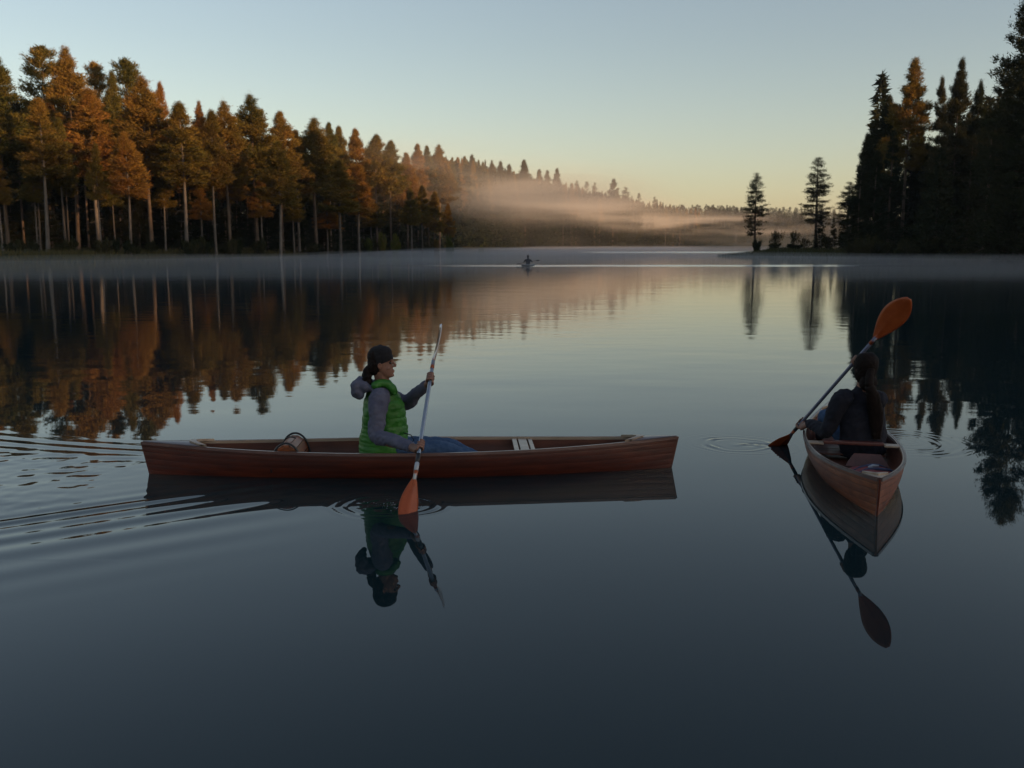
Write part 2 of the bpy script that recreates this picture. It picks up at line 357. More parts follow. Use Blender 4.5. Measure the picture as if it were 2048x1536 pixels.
# ------------------------------------------------------------------ trees
def needle_tris(P, D, L, W, jitter=0.5):
    """one thin triangle per base point P, direction D"""
    k = len(P); D = D + np.random.normal(0, jitter, (k, 3)); D /= np.linalg.norm(D, axis=1, keepdims=True)
    S = np.cross(D, np.random.normal(0, 1, (k, 3))); S /= np.linalg.norm(S, axis=1, keepdims=True) + 1e-9
    L = L * np.random.uniform(0.6, 1.35, (k, 1)); W = W * np.random.uniform(0.6, 1.35, (k, 1))
    V = np.stack([P - S * W / 2, P + S * W / 2, P + D * L], 1).reshape(-1, 3)
    return V
def make_tree_meshes(style, seed, tufts=18, per=12, nb=84, cb=0.42, R0=2.5, H=24.0, L=0.42, W=0.105, needles='needles', bark='bark'):
    rs = np.random.RandomState(seed); np.random.seed(seed)
    Hc = H * (1 - cb); P, D, SZ = [], [], []
    sticks = []
    bend = rs.uniform(-0.25, 0.25, 2)
    def trunk_xy(z):
        t = z / H; return np.array([bend[0] * math.sin(t * 3.0), bend[1] * math.sin(t * 2.3 + 1)])
    # whorls
    nwh = int(nb / 2.8)
    for i in range(nb):
        wq = rs.randint(nwh); t = (wq + rs.uniform(-0.3, 0.3) + 0.5) / nwh
        if style == 'scots': t = t ** 0.8
        if style == 'lone': t = rs.uniform(0, 1)
        t = min(max(t, 0.0), 0.99)
        if style == 'spruce': rr = R0 * ((1 - t) ** 0.85) + 0.15
        elif style == 'dark': rr = R0 * ((1 - t) ** 0.55) * min(1, 0.7 + t) + 0.2
        elif style == 'scots': rr = R0 * math.sqrt(max(0.02, 1 - (1.75 * t - 0.72) ** 2)) if t > 0.1 else R0 * 0.6
        elif style == 'lone': rr = R0 * ((1 - t) ** 0.55) * min(1, 0.55 + t * 2.2) * rs.uniform(0.6, 1.0) + 0.12
        else: rr = R0 * ((1 - t) ** 0.95) * min(1, 0.62 + t * 2.6) * 1.22 + 0.10
        rr *= rs.choice([0.5, 0.75, 0.95, 1.05, 1.2], p=[.12, .2, .3, .26, .12])
        az = rs.uniform(0, 2 * math.pi)
        z0 = H * cb + t * Hc
        slope = {'spruce': -0.25, 'pine': 0.05, 'scots': 0.25, 'lone': 0.02, 'dark': 0.15}[style] + 0.55 * (t - 0.35) + rs.uniform(-0.30, 0.30)
        c0 = np.array([*trunk_xy(z0), z0]); dirv = np.array([math.cos(az), math.sin(az), slope])
        end = c0 + dirv * rr; curl = rs.uniform(0.0, 0.25) * rr * (1 if style != 'spruce' else 1.2)
        s = rs.uniform(0.18, 1.0, tufts) ** 0.75
        pts = c0 + dirv * (rr * s)[:, None]; pts[:, 2] += curl * (s ** 2 - 0.4 * s)
        side = np.array([-math.sin(az), math.cos(az), 0])
        spread = 0.30 * rr * (1.1 - np.abs(s - 0.6))
        pts += side * (rs.uniform(-1, 1, tufts) * spread)[:, None]
        for q in range(per):
            SZ.append(np.full((tufts, 1), 0.30 + 0.70 * min(1, (1 - t) * 2.4) if style != 'scots' else 0.9))
            P.append(pts + rs.normal(0, 0.12, pts.shape) * np.array([1.3, 1.3, 1.9 if style in ('pine', 'scots', 'dark', 'spruce') else 1.0]))
            D.append(np.tile(dirv * 0.8 + np.array([0, 0, 0.45]), (tufts, 1)) + side * rs.uniform(-1.0, 1.0, (tufts, 1)))
        sticks.append((c0, c0 + dirv * rr * 0.5 + np.array([0, 0, curl * 0.05]), end + np.array([0, 0, curl * 0.6]), 0.05 * (1.1 - t)))
    # leader at the top
    k = 90; uz = rs.uniform(0, 1, k); zt = H * (1 - 0.012 - 0.085 * uz); pt = np.stack([rs.normal(0, 1, k) * (.03 + .28 * uz), rs.normal(0, 1, k) * (.03 + .28 * uz), zt], 1); pt[:, :2] += trunk_xy(H)
    P.append(pt); D.append(np.tile([0, 0, 1.0], (k, 1)) + rs.normal(0, .25, (k, 3)))
    SZ.append(np.full((k, 1), 0.42)); SZ = np.concatenate(SZ)
    V = needle_tris(np.concatenate(P), np.concatenate(D), L * SZ, W * SZ ** 0.6)
    V = V / np.array([R0, R0, H])
    crown = npmesh('crown_' + style, V, np.arange(len(V)).reshape(-1, 3), M[needles])
    # trunk and limbs
    tv, tf = [], []
    def tube(pts, rad, k=7):
        base = len(tv)
        for p_, r_ in zip(pts, rad):
            for j in range(k):
                a = 2 * math.pi * j / k; tv.append((p_[0] + r_ * math.cos(a), p_[1] + r_ * math.sin(a), p_[2]))
        for i in range(len(pts) - 1):
            for j in range(k):
                tf.append((base + i * k + j, base + i * k + (j + 1) % k, base + (i + 1) * k + (j + 1) % k, base + (i + 1) * k + j))
    zs = np.linspace(-0.6, H * 0.985, 12)
    tube([(*trunk_xy(z), z) for z in zs], [0.17 * (1 - max(z, 0) / H) ** 0.8 + 0.02 + (0.06 if z < 0.2 else 0) for z in zs])
    for a_, b_, c_, r_ in sticks:
        base = len(tv); ax = c_ - a_; s_ = np.cross(ax, [0, 0, 1.0]); s_ /= np.linalg.norm(s_) + 1e-9; u_ = np.cross(s_, ax); u_ /= np.linalg.norm(u_) + 1e-9
        for p_, r2 in ((a_, r_), (b_, r_ * .6), (c_, r_ * .15)):
            for j in range(3):
                an = 2 * math.pi * j / 3; tv.append(tuple(p_ + r2 * (math.cos(an) * s_ + math.sin(an) * u_)))
        for i in range(2):
            for j in range(3): tf.append((base + i * 3 + j, base + i * 3 + (j + 1) % 3, base + (i + 1) * 3 + (j + 1) % 3, base + (i + 1) * 3 + j))
    # a few dead stubs on the bare trunk
    if cb > 0.25:
        for i in range(14):
            z0 = H * rs.uniform(0.15, cb); az = rs.uniform(0, 6.28); ln = rs.uniform(0.3, 0.9)
            a_ = np.array([*trunk_xy(z0), z0]); c_ = a_ + np.array([math.cos(az) * ln, math.sin(az) * ln, rs.uniform(-.2, .15)])
            base = len(tv)
            for p_, r2 in ((a_, .03), (c_, .008)):
                for o_ in ((0, 0, r2), (math.sin(az) * r2, -math.cos(az) * r2, -r2), (-math.sin(az) * r2, math.cos(az) * r2, -r2)): tv.append(tuple(p_ + np.array(o_)))
            for j in range(3): tf.append((base + j, base + (j + 1) % 3, base + 3 + (j + 1) % 3, base + 3 + j))
    tv = np.array(tv) / np.array([R0, R0, H])
    trunk = npmesh('trunk_' + style, tv, np.array(tf), M[bark], True)
    return trunk, crown, V
PROTO = {
    'pine': [make_tree_meshes('pine', 11 + i, cb=0.44 + 0.03 * i, R0=2.6 + 0.15 * i, nb=135) for i in range(5)],
    'high': [make_tree_meshes('pine', 31 + i, cb=0.50, R0=2.2, nb=105, bark='bark_pale') for i in range(3)],
    'scots': [make_tree_meshes('scots', 51 + i, cb=0.5, R0=2.3, nb=64, tufts=16) for i in range(2)],
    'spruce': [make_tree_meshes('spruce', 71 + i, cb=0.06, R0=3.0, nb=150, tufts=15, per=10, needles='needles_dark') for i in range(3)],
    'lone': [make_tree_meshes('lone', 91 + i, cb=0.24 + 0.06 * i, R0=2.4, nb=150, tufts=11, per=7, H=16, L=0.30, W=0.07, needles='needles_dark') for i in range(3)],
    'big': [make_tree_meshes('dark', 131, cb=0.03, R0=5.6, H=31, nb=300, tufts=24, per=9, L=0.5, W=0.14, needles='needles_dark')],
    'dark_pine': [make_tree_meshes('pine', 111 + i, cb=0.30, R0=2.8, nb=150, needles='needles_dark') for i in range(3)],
}
rt = random.Random(5)
def tree(kind, px, ytop, D, hw, label, group, var=None, lean=0.0, cat='tree', name=None):
    """a tree whose foot stands on the ground D metres out below pixel column px; hw = crown half-width in pixels"""
    x = X(px, D); g = gz(x, D); H = Zof(ytop, D) - g
    pr = PROTO[kind][rt.randrange(len(PROTO[kind])) if var is None else var]
    Rr = hw / F * D * 1.42
    e = empty(name or {'spruce': 'spruce_tree', 'lone': 'conifer_tree'}.get(kind, 'pine_tree'), (x, D, g - 0.05), rt.uniform(0, 6.28), (Rr, Rr, H))
    if lean: e.rotation_euler = (0, lean, 0)
    tag(e, label, cat, group)
    link('trunk', pr[0], e); link('crown', pr[1], e)
    return e
LG = 'pines along the left shore'
left_trees = [
 ('pine', -30, 150, 112, 42, 'orange lit pine cut off by the left edge of the photo', None),
 ('pine', 22, 118, 112, 46, 'tall cone shaped pine glowing orange, first full tree at the left edge', None),
 ('high', 98, 198, 108, 34, 'shorter yellow green pine with thin pale double trunk in front of the tall left pines', None),
 ('scots', 112, 100, 128, 30, 'dark blue green sparse round topped pine showing sky through its crown, at upper left', None),
 ('pine', 157, 94, 122, 42, 'tallest reddish pine of the left shore, beside the dark sparse round topped one', None),
 ('high', 135, 238, 112, 22, 'small dull pine between the yellow green pine and the tallest red one', None),
 ('high', 200, 175, 116, 36, 'red brown pine with its bare trunk glowing orange, right of the tallest pine', 1),
 ('scots', 212, 132, 136, 20, 'small dark pine top peeping out behind the red brown pine', None),
 ('high', 205, 288, 108, 15, 'small salmon pink lit pine crown low in front of the red brown pine', 2),
 ('pine', 246, 146, 130, 24, 'dark shaded pine left of the round topped dark pair', 0),
 ('scots', 272, 126, 133, 28, 'dark round topped pine standing behind the wide orange one', None),
 ('pine', 304, 152, 118, 44, 'wide orange and olive pine with dense crown below the dark round top', None),
 ('high', 262, 262, 109, 26, 'dull olive young pine with thin pale trunk before the wide orange pine', None),
 ('pine', 338, 168, 130, 20, 'slender pine rising just right of the wide orange pine', None),
 ('high', 372, 206, 116, 34, 'bright orange pine with long slim bare trunk reaching down to the grass', 0),
 ('pine', 412, 203, 138, 20, 'narrow brown pine top in the dip between two orange pines', None),
 ('high', 436, 222, 119, 24, 'dusky pine with straight whitish trunk left of a broad orange pine', None),
 ('pine', 462, 203, 126, 36, 'broad orange pine with layered drooping branches', None),
 ('pine', 514, 190, 134, 42, 'large pine with dark shaded tip and brown flanks, tallest of its stretch of shore', None),
 ('pine', 568, 226, 144, 34, 'dark topped pine just right of the large dark tipped pine', 3),
 ('high', 562, 282, 122, 28, 'pale ochre pine with slanting thin trunk in front of the dark topped ones', 1),
 ('high', 600, 262, 150, 24, 'brown pine half hidden in the row before the big rounded crown', None),
 ('pine', 636, 237, 152, 40, 'big pine with rounded dark top and orange lower branches', None),
 ('high', 682, 322, 135, 28, 'amber pine with low hanging crown standing forward over the shaded shore', None),
 ('pine', 664, 248, 168, 22, 'grey brown pine tip right of the big rounded crown', None),
 ('pine', 684, 256, 176, 22, 'second smaller grey brown pine tip beside the rounded crown', None),
 ('high', 722, 330, 150, 22, 'faded orange pine at the start of the drifting mist', None),
 ('pine', 716, 261, 172, 24, 'pointed pine with dark tip above the first thin mist', None),
 ('pine', 757, 272, 186, 30, 'broad hazy brown pine with small knob on its tip', None),
 ('pine', 785, 284, 190, 26, 'hazy brown pine with clumpy dark top over the mist', None),
 ('pine', 815, 308, 200, 20, 'low misty pine in the gap before three pointed tips', None),
 ('pine', 838, 291, 214, 20, 'first of three small pointed pines rising out of the mist', None),
 ('pine', 857, 294, 220, 18, 'middle one of three small pointed pines rising out of the mist', None),
 ('pine', 879, 290, 222, 24, 'third and widest of three small pointed pines rising out of the mist', None),
]
for kd, px, yt, D, hw, lab, var in left_trees:
    tree(kd, px, yt, D, hw, lab, LG, var)
for px, yt, hw, lab in [(822, 376, 15, 'slim sunlit pine with orange trunk at the bend of the left shore'),
                        (846, 372, 15, 'salmon trunked pine lit right down to its foot beside the low bushes'),
                        (871, 384, 17, 'small bushy orange conifer between the salmon trunk and the last little conifer'),
                        (897, 408, 12, 'last little orange conifer on the point of the left shore')]:
    tree('pine' if px > 860 else 'high', px, yt, 176 + (px - 822) * .18, hw * 0.9, lab, LG, 0)
# shaded filling rows of the left wood
def sky_y(px):
    pts = [(-140, 160), (0, 165), (150, 150), (230, 175), (300, 175), (380, 228), (500, 236), (600, 255), (700, 278), (800, 302), (860, 312), (950, 322), (1050, 343), (1150, 370), (1250, 388), (1350, 414), (1400, 424), (1480, 446), (1540, 462)]
    return float(np.interp(px, [a for a, _ in pts], [b for _, b in pts]))
def left_D(px):
    pts = [(-140, 105), (0, 108), (200, 112), (400, 122), (600, 142), (700, 165), (850, 215), (930, 285), (1000, 350), (1200, 500), (1350, 660), (1420, 800), (1540, 1000)]
    return float(np.interp(px, [a for a, _ in pts], [b for _, b in pts]))
px = -120
while px < 880:
    D = left_D(px) + rt.uniform(14, 30)
    tree('pine' if rt.random() < .55 else 'dark_pine', px, sky_y(px) + rt.uniform(12, 60), D, rt.uniform(22, 32) * 125 / D,
         'brown pine in the crowded second row of the left wood, half hidden by brighter ones', 'half hidden pines in the second row of the left wood')
    px += rt.uniform(15, 24)
px = -110
while px < 880:
    D = left_D(px) + rt.uniform(28, 48)
    tree('spruce', px, sky_y(px) + rt.uniform(60, 150), D, rt.uniform(30, 40) * 125 / D,
         'dark spruce deep in the shade between the pine trunks of the left wood', 'shaded spruces inside the left wood')
    px += rt.uniform(20, 28)
NEAR = [(22, 'the left edge cone pine'), (98, 'the short yellow green pine'), (157, 'the tallest reddish pine'), (205, 'the low salmon pink crown'), (262, 'the dull olive young pine'),
        (304, 'the wide orange pine'), (372, 'the orange slim trunked pine'), (436, 'the dusky whitish trunked pine'), (514, 'the large dark tipped pine'), (562, 'the pale slanting pine'), (636, 'the big rounded pine'), (684, 'the amber forward pine'), (757, 'the hazy knob tipped pine')]
used_near = {}
def near_of(px):
    q = min(NEAR, key=lambda t: abs(t[0] - px)); side = 'left' if px < q[0] else 'right'; k = used_near.get((q[1], side), 0); used_near[(q[1], side)] = k + 1
    return ('just ' if k == 0 else 'further ') + side + ' of ' + q[1]
for px in (8, 75, 83, 140, 233, 333, 405, 527, 590, 655, 745):
    D = left_D(px) + rt.uniform(-1, 6)
    tree('high', px, sky_y(px) + rt.uniform(110, 150), D, rt.uniform(14, 20),
         'thin young pine with pale trunk, ' + near_of(px), 'thin pale trunked young pines at the front of the left wood')

# low-poly crowns joined into woods nobody could count
def wood_mass(name, label, spots, seed, tris=700, mat='needles', L=1.1, W=0.55):
    rs = np.random.RandomState(seed); np.random.seed(seed); P, D, SZ = [], [], []
    for x, y, g, H, Rr, s in spots:
        k = int(tris * s); t = rs.uniform(0, 1, k) ** 1.15
        r = Rr * ((1 - t) ** 0.95) * 1.15 * np.sqrt(rs.uniform(0.15, 1, k)) * (0.75 + 0.3 * np.sin(t * 40 + rs.uniform(0, 6)))
        a = rs.uniform(0, 2 * np.pi, k); z0 = g + H * 0.02
        P.append(np.stack([x + r * np.cos(a), y + r * np.sin(a), z0 + t * H * 0.98], 1))
        D.append(np.stack([np.cos(a), np.sin(a), rs.uniform(-.4, .6, k)], 1))
        SZ.append(np.full((k, 1), H / 24.0))
    P = np.concatenate(P); D = np.concatenate(D); SZ = np.concatenate(SZ)
    V = needle_tris(P, D, L * SZ, W * SZ)
    o = link(name, npmesh(name, V, np.arange(len(V)).reshape(-1, 3), M[mat])); tag(o, label, 'forest', kind='stuff')
    return o
spots = []
rw = random.Random(3)
for i in range(700):      # wooded slope running back along the left side of the lake
    px = rw.uniform(840, 1530); D = left_D(px) * rw.uniform(1.02, 1.22)
    x = X(px, D); g = gz(x, D)
    ytop = sky_y(px) + 6 + rw.expovariate(1 / 16.0)
    H = min(max(Zof(ytop, D) - g, 6), 30)
    if g > -0.1: spots.append((x, D, g, H, 2.6 + rw.random(), 1.2 if D < 450 else 0.8))
for i in range(190):      # behind the left pines
    px = rw.uniform(-130, 870); D = left_D(px) + rw.uniform(45, 80)
    x = X(px, D); g = gz(x, D); H = max(8, Zof(sky_y(px) + rw.uniform(40, 120), D) - g)
    spots.append((x, D, g, H, 3.2, 1.6))
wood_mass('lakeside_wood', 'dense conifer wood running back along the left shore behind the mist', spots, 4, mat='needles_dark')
spots = []
for i in range(290):      # off-frame wood on the ridge to the right and behind the right-hand trees
    if i < 130: x, y = rw.uniform(47, 100), rw.uniform(112, 175)
    else: x, y = rw.uniform(240, 320), rw.uniform(-330, 20)
    if i < 130 and x < 0.385 * y + 1.5: continue
    g = gz(x, y)
    spots.append((x, y, g, rw.uniform(9, 15) if i >= 130 else rw.uniform(11, 19) * (1 if x > 56 else 0.75), 3.4, 2.2))
for (ax, ay), (bx, by) in zip(RIGHT[11:18], RIGHT[12:19]):      # unseen tall trees beyond the spit, added to shade the far slope
    if ay < 165: continue
    for i in range(int(math.hypot(bx - ax, by - ay) / 4.5)):
        t = rw.random(); o_ = rw.uniform(2, 26); nn = math.hypot(bx - ax, by - ay); x = ax + (bx - ax) * t + (by - ay) / nn * o_; y = ay + (by - ay) * t - (bx - ax) / nn * o_
        spots.append((x, y, gz(x, y), rw.uniform(24, 31), 3.6, 1.3))
wood_mass('shaded_wood', 'dark wood behind the right shore trees, with unseen trees added for shade', spots, 6, mat='needles_dark')
spots = []
for i in range(520):
    px = rw.uniform(1330, 1760); D = rw.uniform(1080, 1420); x = X(px, D); g = gz(x, D)
    spots.append((x, D, g, rw.uniform(9, 16), 6, 0.22))
wood_mass('distant_wood', 'blue grey wooded hills on the horizon at the end of the lake', spots, 8, mat='needles_dark', L=2.2, W=1.4)
# single tips on the skyline of the far left slope
tips = [(945, 311, 9, 'rounded tree top in front of the thickest orange mist on the skyline'), (985, 322, 8, 'first small spike of a pair left of the tallest far conifer'),
        (1001, 324, 9, 'ragged spike second from the tallest far conifer on the ridge'), (1018, 330, 9, 'broad low tree top just left of the tallest far conifer'),
        (1048, 321, 10, 'tallest pointed conifer on the far ridge above the kayaker'), (1078, 340, 8, 'squat tree top right of the tallest far conifer'),
        (1094, 342, 8, 'squat tree top left of a sharp spike on the falling ridge'), (1113, 338, 8, 'sharp spike where the far ridge begins to fall'),
        (1152, 362, 6, 'small spike first of three over the orange mist'), (1172, 364, 6, 'small spike middle of three over the orange mist'),
        (1188, 366, 6, 'small spike last of three over the orange mist'), (1225, 359, 9, 'big lone pointed conifer standing out on the low part of the ridge'),
        (1249, 375, 7, 'blunt conifer next to the big lone pointed one on the ridge'), (1276, 387, 5, 'tiny spike between the blunt conifer and the thin column tree'),
        (1307, 394, 4, 'thin column shaped tree near the low end of the ridge'), (1345, 411, 5, 'last small conifer where the ridge meets the distant hills')]
for px, yt, hw, lab in tips:
    D = left_D(px) * 1.05
    tree('lone' if hw < 8 else 'dark_pine', px, yt, D, hw * 1.8, lab, 'conifers on the far left ridge')

rt2 = random.Random(12)
for i in range(150):
    px = 868 + (1400 - 868) * ((i + rt2.random()) / 150) ** 1.15
    D = left_D(px) * rt2.uniform(1.01, 1.20)
    if gz(X(px, D), D) < 0.1: D = D * 1.1
    if gz(X(px, D), D) < 0.1: continue
    yt = sky_y(px) + rt2.choice([-5, -2, 0, 3, 6, 12, 20]); H = Zof(yt, D) - gz(X(px, D), D)
    if H > 31: yt += (H - 31) / D * F
    tree(rt2.choice(['pine', 'pine', 'dark_pine', 'high']), px, yt, D, rt2.uniform(1.5, 2.4) * F / D / 1.3,
         *[('misty conifer on the near part of the far slope, left of the kayaker', 'misty conifers left of the kayaker'), ('misty conifer on the middle of the far slope, above and right of the kayaker', 'misty conifers on the middle of the far slope'),
           ('small misty conifer on the low end of the far slope near the narrows', 'misty conifers near the narrows')][0 if px < 1056 else 1 if px < 1220 else 2])
for px, yt, D in ((770, 345, 212), (788, 330, 222), (800, 372, 205), (806, 335, 232), (824, 350, 228), (845, 365, 236), (862, 350, 244), (760, 385, 200), (815, 395, 215)):
    tree('spruce', px, yt, D, 24, 'dark spruce closing the gap behind the misty end of the left wood', 'dark spruces behind the misty end of the left wood')
for i in range(46):
    px = rt2.uniform(-60, 900); D = left_D(px) + rt2.uniform(4, 22); g = gz(X(px, D), D)
    tree('spruce', px, 488 - (g + rt2.uniform(4.5, 11) - HC) / D * F, D, rt2.uniform(1.3, 2.0) * F / D, 'young dark spruce in the undergrowth between the tall left trunks', 'young spruces under the left pines')

# right side: spit trees and the dark stand
tree('lone', 1508, 346, 147, 22, 'slender lone conifer on the low spit, left of the pair', None, 0)
tree('lone', 1628, 316, 152, 28, 'taller lone conifer with bare lower trunk on the spit, right of the slender one', None, 1)
tree('spruce', 1639, 430, 150, 11, 'little dark spruce touching the trunk of the taller lone conifer', None, 0)
tree('spruce', 1664, 432, 158, 7, 'tiny thin spruce between the taller lone conifer and the dark stand', None, 1)
tree('lone', 1692, 364, 140, 24, 'small leaning conifer at the left foot of the dark right stand', None, 2)
RG = 'dark trees of the right shore'
right_trees = [
 ('dark_pine', 1722, 268, 134, 20, 'lowest dark pine on the left flank of the right stand', 0),
 ('dark_pine', 1736, 232, 132, 24, 'dark pine stepping up the left flank of the right stand', 1),
 ('dark_pine', 1760, 192, 130, 28, 'dark olive pine just left of the pointed red lit tree', 2),
 ('pine', 1806, 121, 126, 34, 'tall pointed conifer of the right stand with red light on its flank', 0),
 ('dark_pine', 1862, 156, 122, 20, 'thin sparse tree with pale trunk between the two tall pointed conifers', 0),
 ('dark_pine', 1898, 119, 124, 26, 'narrow pointed conifer of the right stand with brown lit tip', 2),
 ('dark_pine', 1936, 162, 128, 24, 'sparse ragged pine top between the narrow conifer and the huge spruce', 1),
 ('big', 2046, -48, 100, 74, 'huge near black spruce reaching past the top of the photo at its right edge', 0),
 ('spruce', 2120, -30, 98, 66, 'dark spruce cut off by the right edge of the photo', 1),
 ('spruce', 1965, 200, 108, 40, 'dark spruce skirt left of the huge one, its top lost in the dark', 2),
]
for kd, px, yt, D, hw, lab, var in right_trees: tree(kd, px, yt, D, hw, lab, RG, var)
for px, yt, D, hw, kd in [(1715, 330, 126, 22, 'spruce'), (1745, 300, 124, 26, 'spruce'), (1775, 260, 122, 28, 'spruce'), (1812, 330, 128, 28, 'spruce'), (1785, 350, 140, 28, 'spruce'), (1868, 400, 118, 26, 'spruce'),
                       (1905, 250, 126, 30, 'dark_pine'), (1880, 360, 130, 34, 'spruce'), (1930, 270, 122, 34, 'spruce'), (1990, 230, 128, 40, 'spruce'), (2060, 160, 130, 50, 'spruce'), (1700, 400, 132, 20, 'spruce'), (1825, 250, 134, 24, 'dark_pine')]:
    tree(kd, px, yt, D, hw, 'black shaded spruce filling the lower part of the right stand', 'shaded spruces low in the right stand')

# ------------------------------------------------------------------ bushes and shore plants
def make_bush(seed, n=1500, mat='leaves_dark', L=0.16, W=0.07, twig=9, up=0.6):
    rs = np.random.RandomState(seed); np.random.seed(seed); P, D = [], []; tv, tf = [], []
    for i in range(twig):
        az = rs.uniform(0, 6.28); out_ = rs.uniform(0.15, 0.85); hh = rs.uniform(0.55, 1.0) * (1.0 - 0.35 * out_)
        base = np.array([rs.normal(0, .08), rs.normal(0, .08), 0]); end = np.array([math.cos(az) * out_, math.sin(az) * out_, hh])
        k = n // twig; s = rs.uniform(0.15, 1, k) ** 0.7
        pts = base + (end - base) * s[:, None]; pts[:, 2] += 0.12 * np.sin(s * 3)
        pts += rs.normal(0, 0.13, pts.shape) * (1.2 - s)[:, None] + rs.normal(0, .05, pts.shape)
        pts[:, 2] = np.abs(pts[:, 2])
        P.append(pts); D.append(np.tile((end - base) * 0.6 + [0, 0, up], (k, 1)))
        b = len(tv); sd_ = np.cross(end - base, [0, 0, 1.]); sd_ /= np.linalg.norm(sd_) + 1e-9
        for p_, r_ in ((base, .02), ((base + end) / 2 + [0, 0, .06], .014), (end, .003)):
            for o_ in (sd_ * r_, -sd_ * r_ * .6 + [0, 0, r_], -sd_ * r_ * .6 - [0, 0, r_]): tv.append(p_ + o_)
        for q in range(2):
            for j in range(3): tf.append((b + q * 3 + j, b + q * 3 + (j + 1) % 3, b + (q + 1) * 3 + (j + 1) % 3, b + (q + 1) * 3 + j))
    V = needle_tris(np.concatenate(P), np.concatenate(D), L, W)
    return npmesh('bush_stems', np.array(tv), np.array(tf), M['bark']), npmesh('bush_leaves', V, np.arange(len(V)).reshape(-1, 3), M[mat])
BUSH = [make_bush(200 + i) for i in range(3)]
BUSHL = [make_bush(220 + i, mat='leaves') for i in range(2)]
BUSHT = [make_bush(240 + i, n=700, L=0.11, W=0.04, twig=16, up=1.2) for i in range(2)]
def bush(protos, px, ytop, D, hw, label, group=None):
    x = X(px, D); g = gz(x, D); H = max(0.4, Zof(ytop, D) - g); Rr = hw / F * D
    e = empty('bush', (x, D, g - 0.05), rt.uniform(0, 6.28), (Rr, Rr, H)); tag(e, label, 'bush', group)
    s, lf = protos[rt.randrange(len(protos))]; link('stem', s, e); link('leaves', lf, e)
for px, yt, D, hw, lab in [(740, 474, 168, 13, 'reddish low bush at the left end of the lit bushes'), (766, 462, 170, 14, 'yellow green bush catching sunlight, left of a pair on the left shore'),
                           (793, 468, 174, 14, 'yellow green bush catching sunlight, right of a pair on the left shore'), (896, 470, 186, 13, 'round golden bush at the tip of the left point'),
                           (872, 478, 184, 12, 'low red brown bush between the sunlit trunks and the golden bush'), (964, 490, 236, 8, 'tiny orange bush alone by the water beyond the left point')]:
    bush(BUSHL, px, yt, D, hw, lab, 'sunlit bushes on the left shore')
for px, yt, D, hw, pr, lab in [(1512, 478, 145, 16, BUSH, 'dense dark bush round the foot of the slender lone conifer'), (1552, 456, 146, 22, BUSHT, 'twiggy spiky bush in the middle of the spit'),
                       (1586, 458, 148, 20, BUSHT, 'bushy twiggy sapling clump left of the taller lone conifer'), (1610, 470, 150, 16, BUSHT, 'thin twiggy bush under the crown of the taller lone conifer'),
                       (1545, 484, 142, 26, BUSH, 'low dark mound of bush on the spit between the two lone conifers'), (1590, 486, 142, 30, BUSH, 'wide low bush in front of the twiggy saplings'),
                       (1655, 470, 144, 24, BUSH, 'dark bush right of the taller lone conifer trunk'), (1690, 462, 138, 26, BUSH, 'dark bush under the small leaning conifer')]:
    bush(pr, px, yt, D, hw, lab, 'bushes on the spit')
for i in range(34):
    px = rt.uniform(-20, 860); D = left_D(px) - rt.uniform(2, 7)
    bush(BUSH, px, 505 - rt.uniform(12, 34), D, rt.uniform(12, 26), 'low dark bush in the shade at the foot of the left pines', 'shaded bushes at the foot of the left pines')
for i in range(22):
    px = rt.uniform(1700, 2060); D = rt.uniform(111, 118)
    bush(BUSH, px, 505 - rt.uniform(12, 46), D, rt.uniform(18, 34), 'dark bush at the water side of the right stand', 'shaded bushes along the right shore')
# shore grass
def grass(name, label, pts, seed, n, h):
    rs = np.random.RandomState(seed); np.random.seed(seed); P = []
    segs = list(zip(pts[:-1], pts[1:])); ln = np.array([math.hypot(b[0] - a[0], b[1] - a[1]) for a, b in segs]); pr_ = ln / ln.sum()
    for (a, b), q in zip(segs, pr_):
        k = int(n * q); t = rs.uniform(0, 1, k); nx_, ny_ = -(b[1] - a[1]), b[0] - a[0]; nn = math.hypot(nx_, ny_); o = rs.uniform(-0.6, 9, k)
        for sgn in (1,):
            P.append(np.stack([a[0] + (b[0] - a[0]) * t + nx_ / nn * o * sgn * SIDE[name], a[1] + (b[1] - a[1]) * t + ny_ / nn * o * sgn * SIDE[name], np.zeros(k)], 1))
    P = np.concatenate(P); P[:, 2] = np.maximum(ground_z(P[:, 0], P[:, 1]), -0.1)
    V = needle_tris(P, np.tile([0, 0, 1.0], (len(P), 1)), h, 0.10, 0.28)
    tag(link(name, npmesh(name, V, np.arange(len(V)).reshape(-1, 3), M['grass'])), label, 'grass', kind='stuff')
SIDE = {'shore_grass': 1, 'reed_fringe': -1}
grass('shore_grass', 'dull green grass along the bank of the left shore', LEFT[3:12], 31, 26000, 0.5)
grass('reed_fringe', 'low dark grass along the water of the right shore', RIGHT[3:14], 33, 16000, 0.45)

# fallen bleached branch on the right bank
def tube_mesh(name, pts, rad, k=8, mat=None):
    tv, tf = [], []; pts = [Vector(p_) for p_ in pts]
    for i, p_ in enumerate(pts):
        t = (pts[min(i + 1, len(pts) - 1)] - pts[max(i - 1, 0)]).normalized()
        s_ = t.cross(Vector((0, 0, 1)) if abs(t.z) < .9 else Vector((0, 1, 0))).normalized(); u_ = s_.cross(t)
        r_ = rad[i] if isinstance(rad, (list, tuple)) else rad
        for j in range(k):
            a = 2 * math.pi * j / k; tv.append(p_ + s_ * (r_ * math.cos(a)) + u_ * (r_ * math.sin(a)))
    for i in range(len(pts) - 1):
        for j in range(k): tf.append((i * k + j, i * k + (j + 1) % k, (i + 1) * k + (j + 1) % k, (i + 1) * k + j))
    tf.append(tuple(range(k))[::-1]); tf.append(tuple((len(pts) - 1) * k + j for j in range(k)))
    return mesh(name, tv, tf, mat, True)
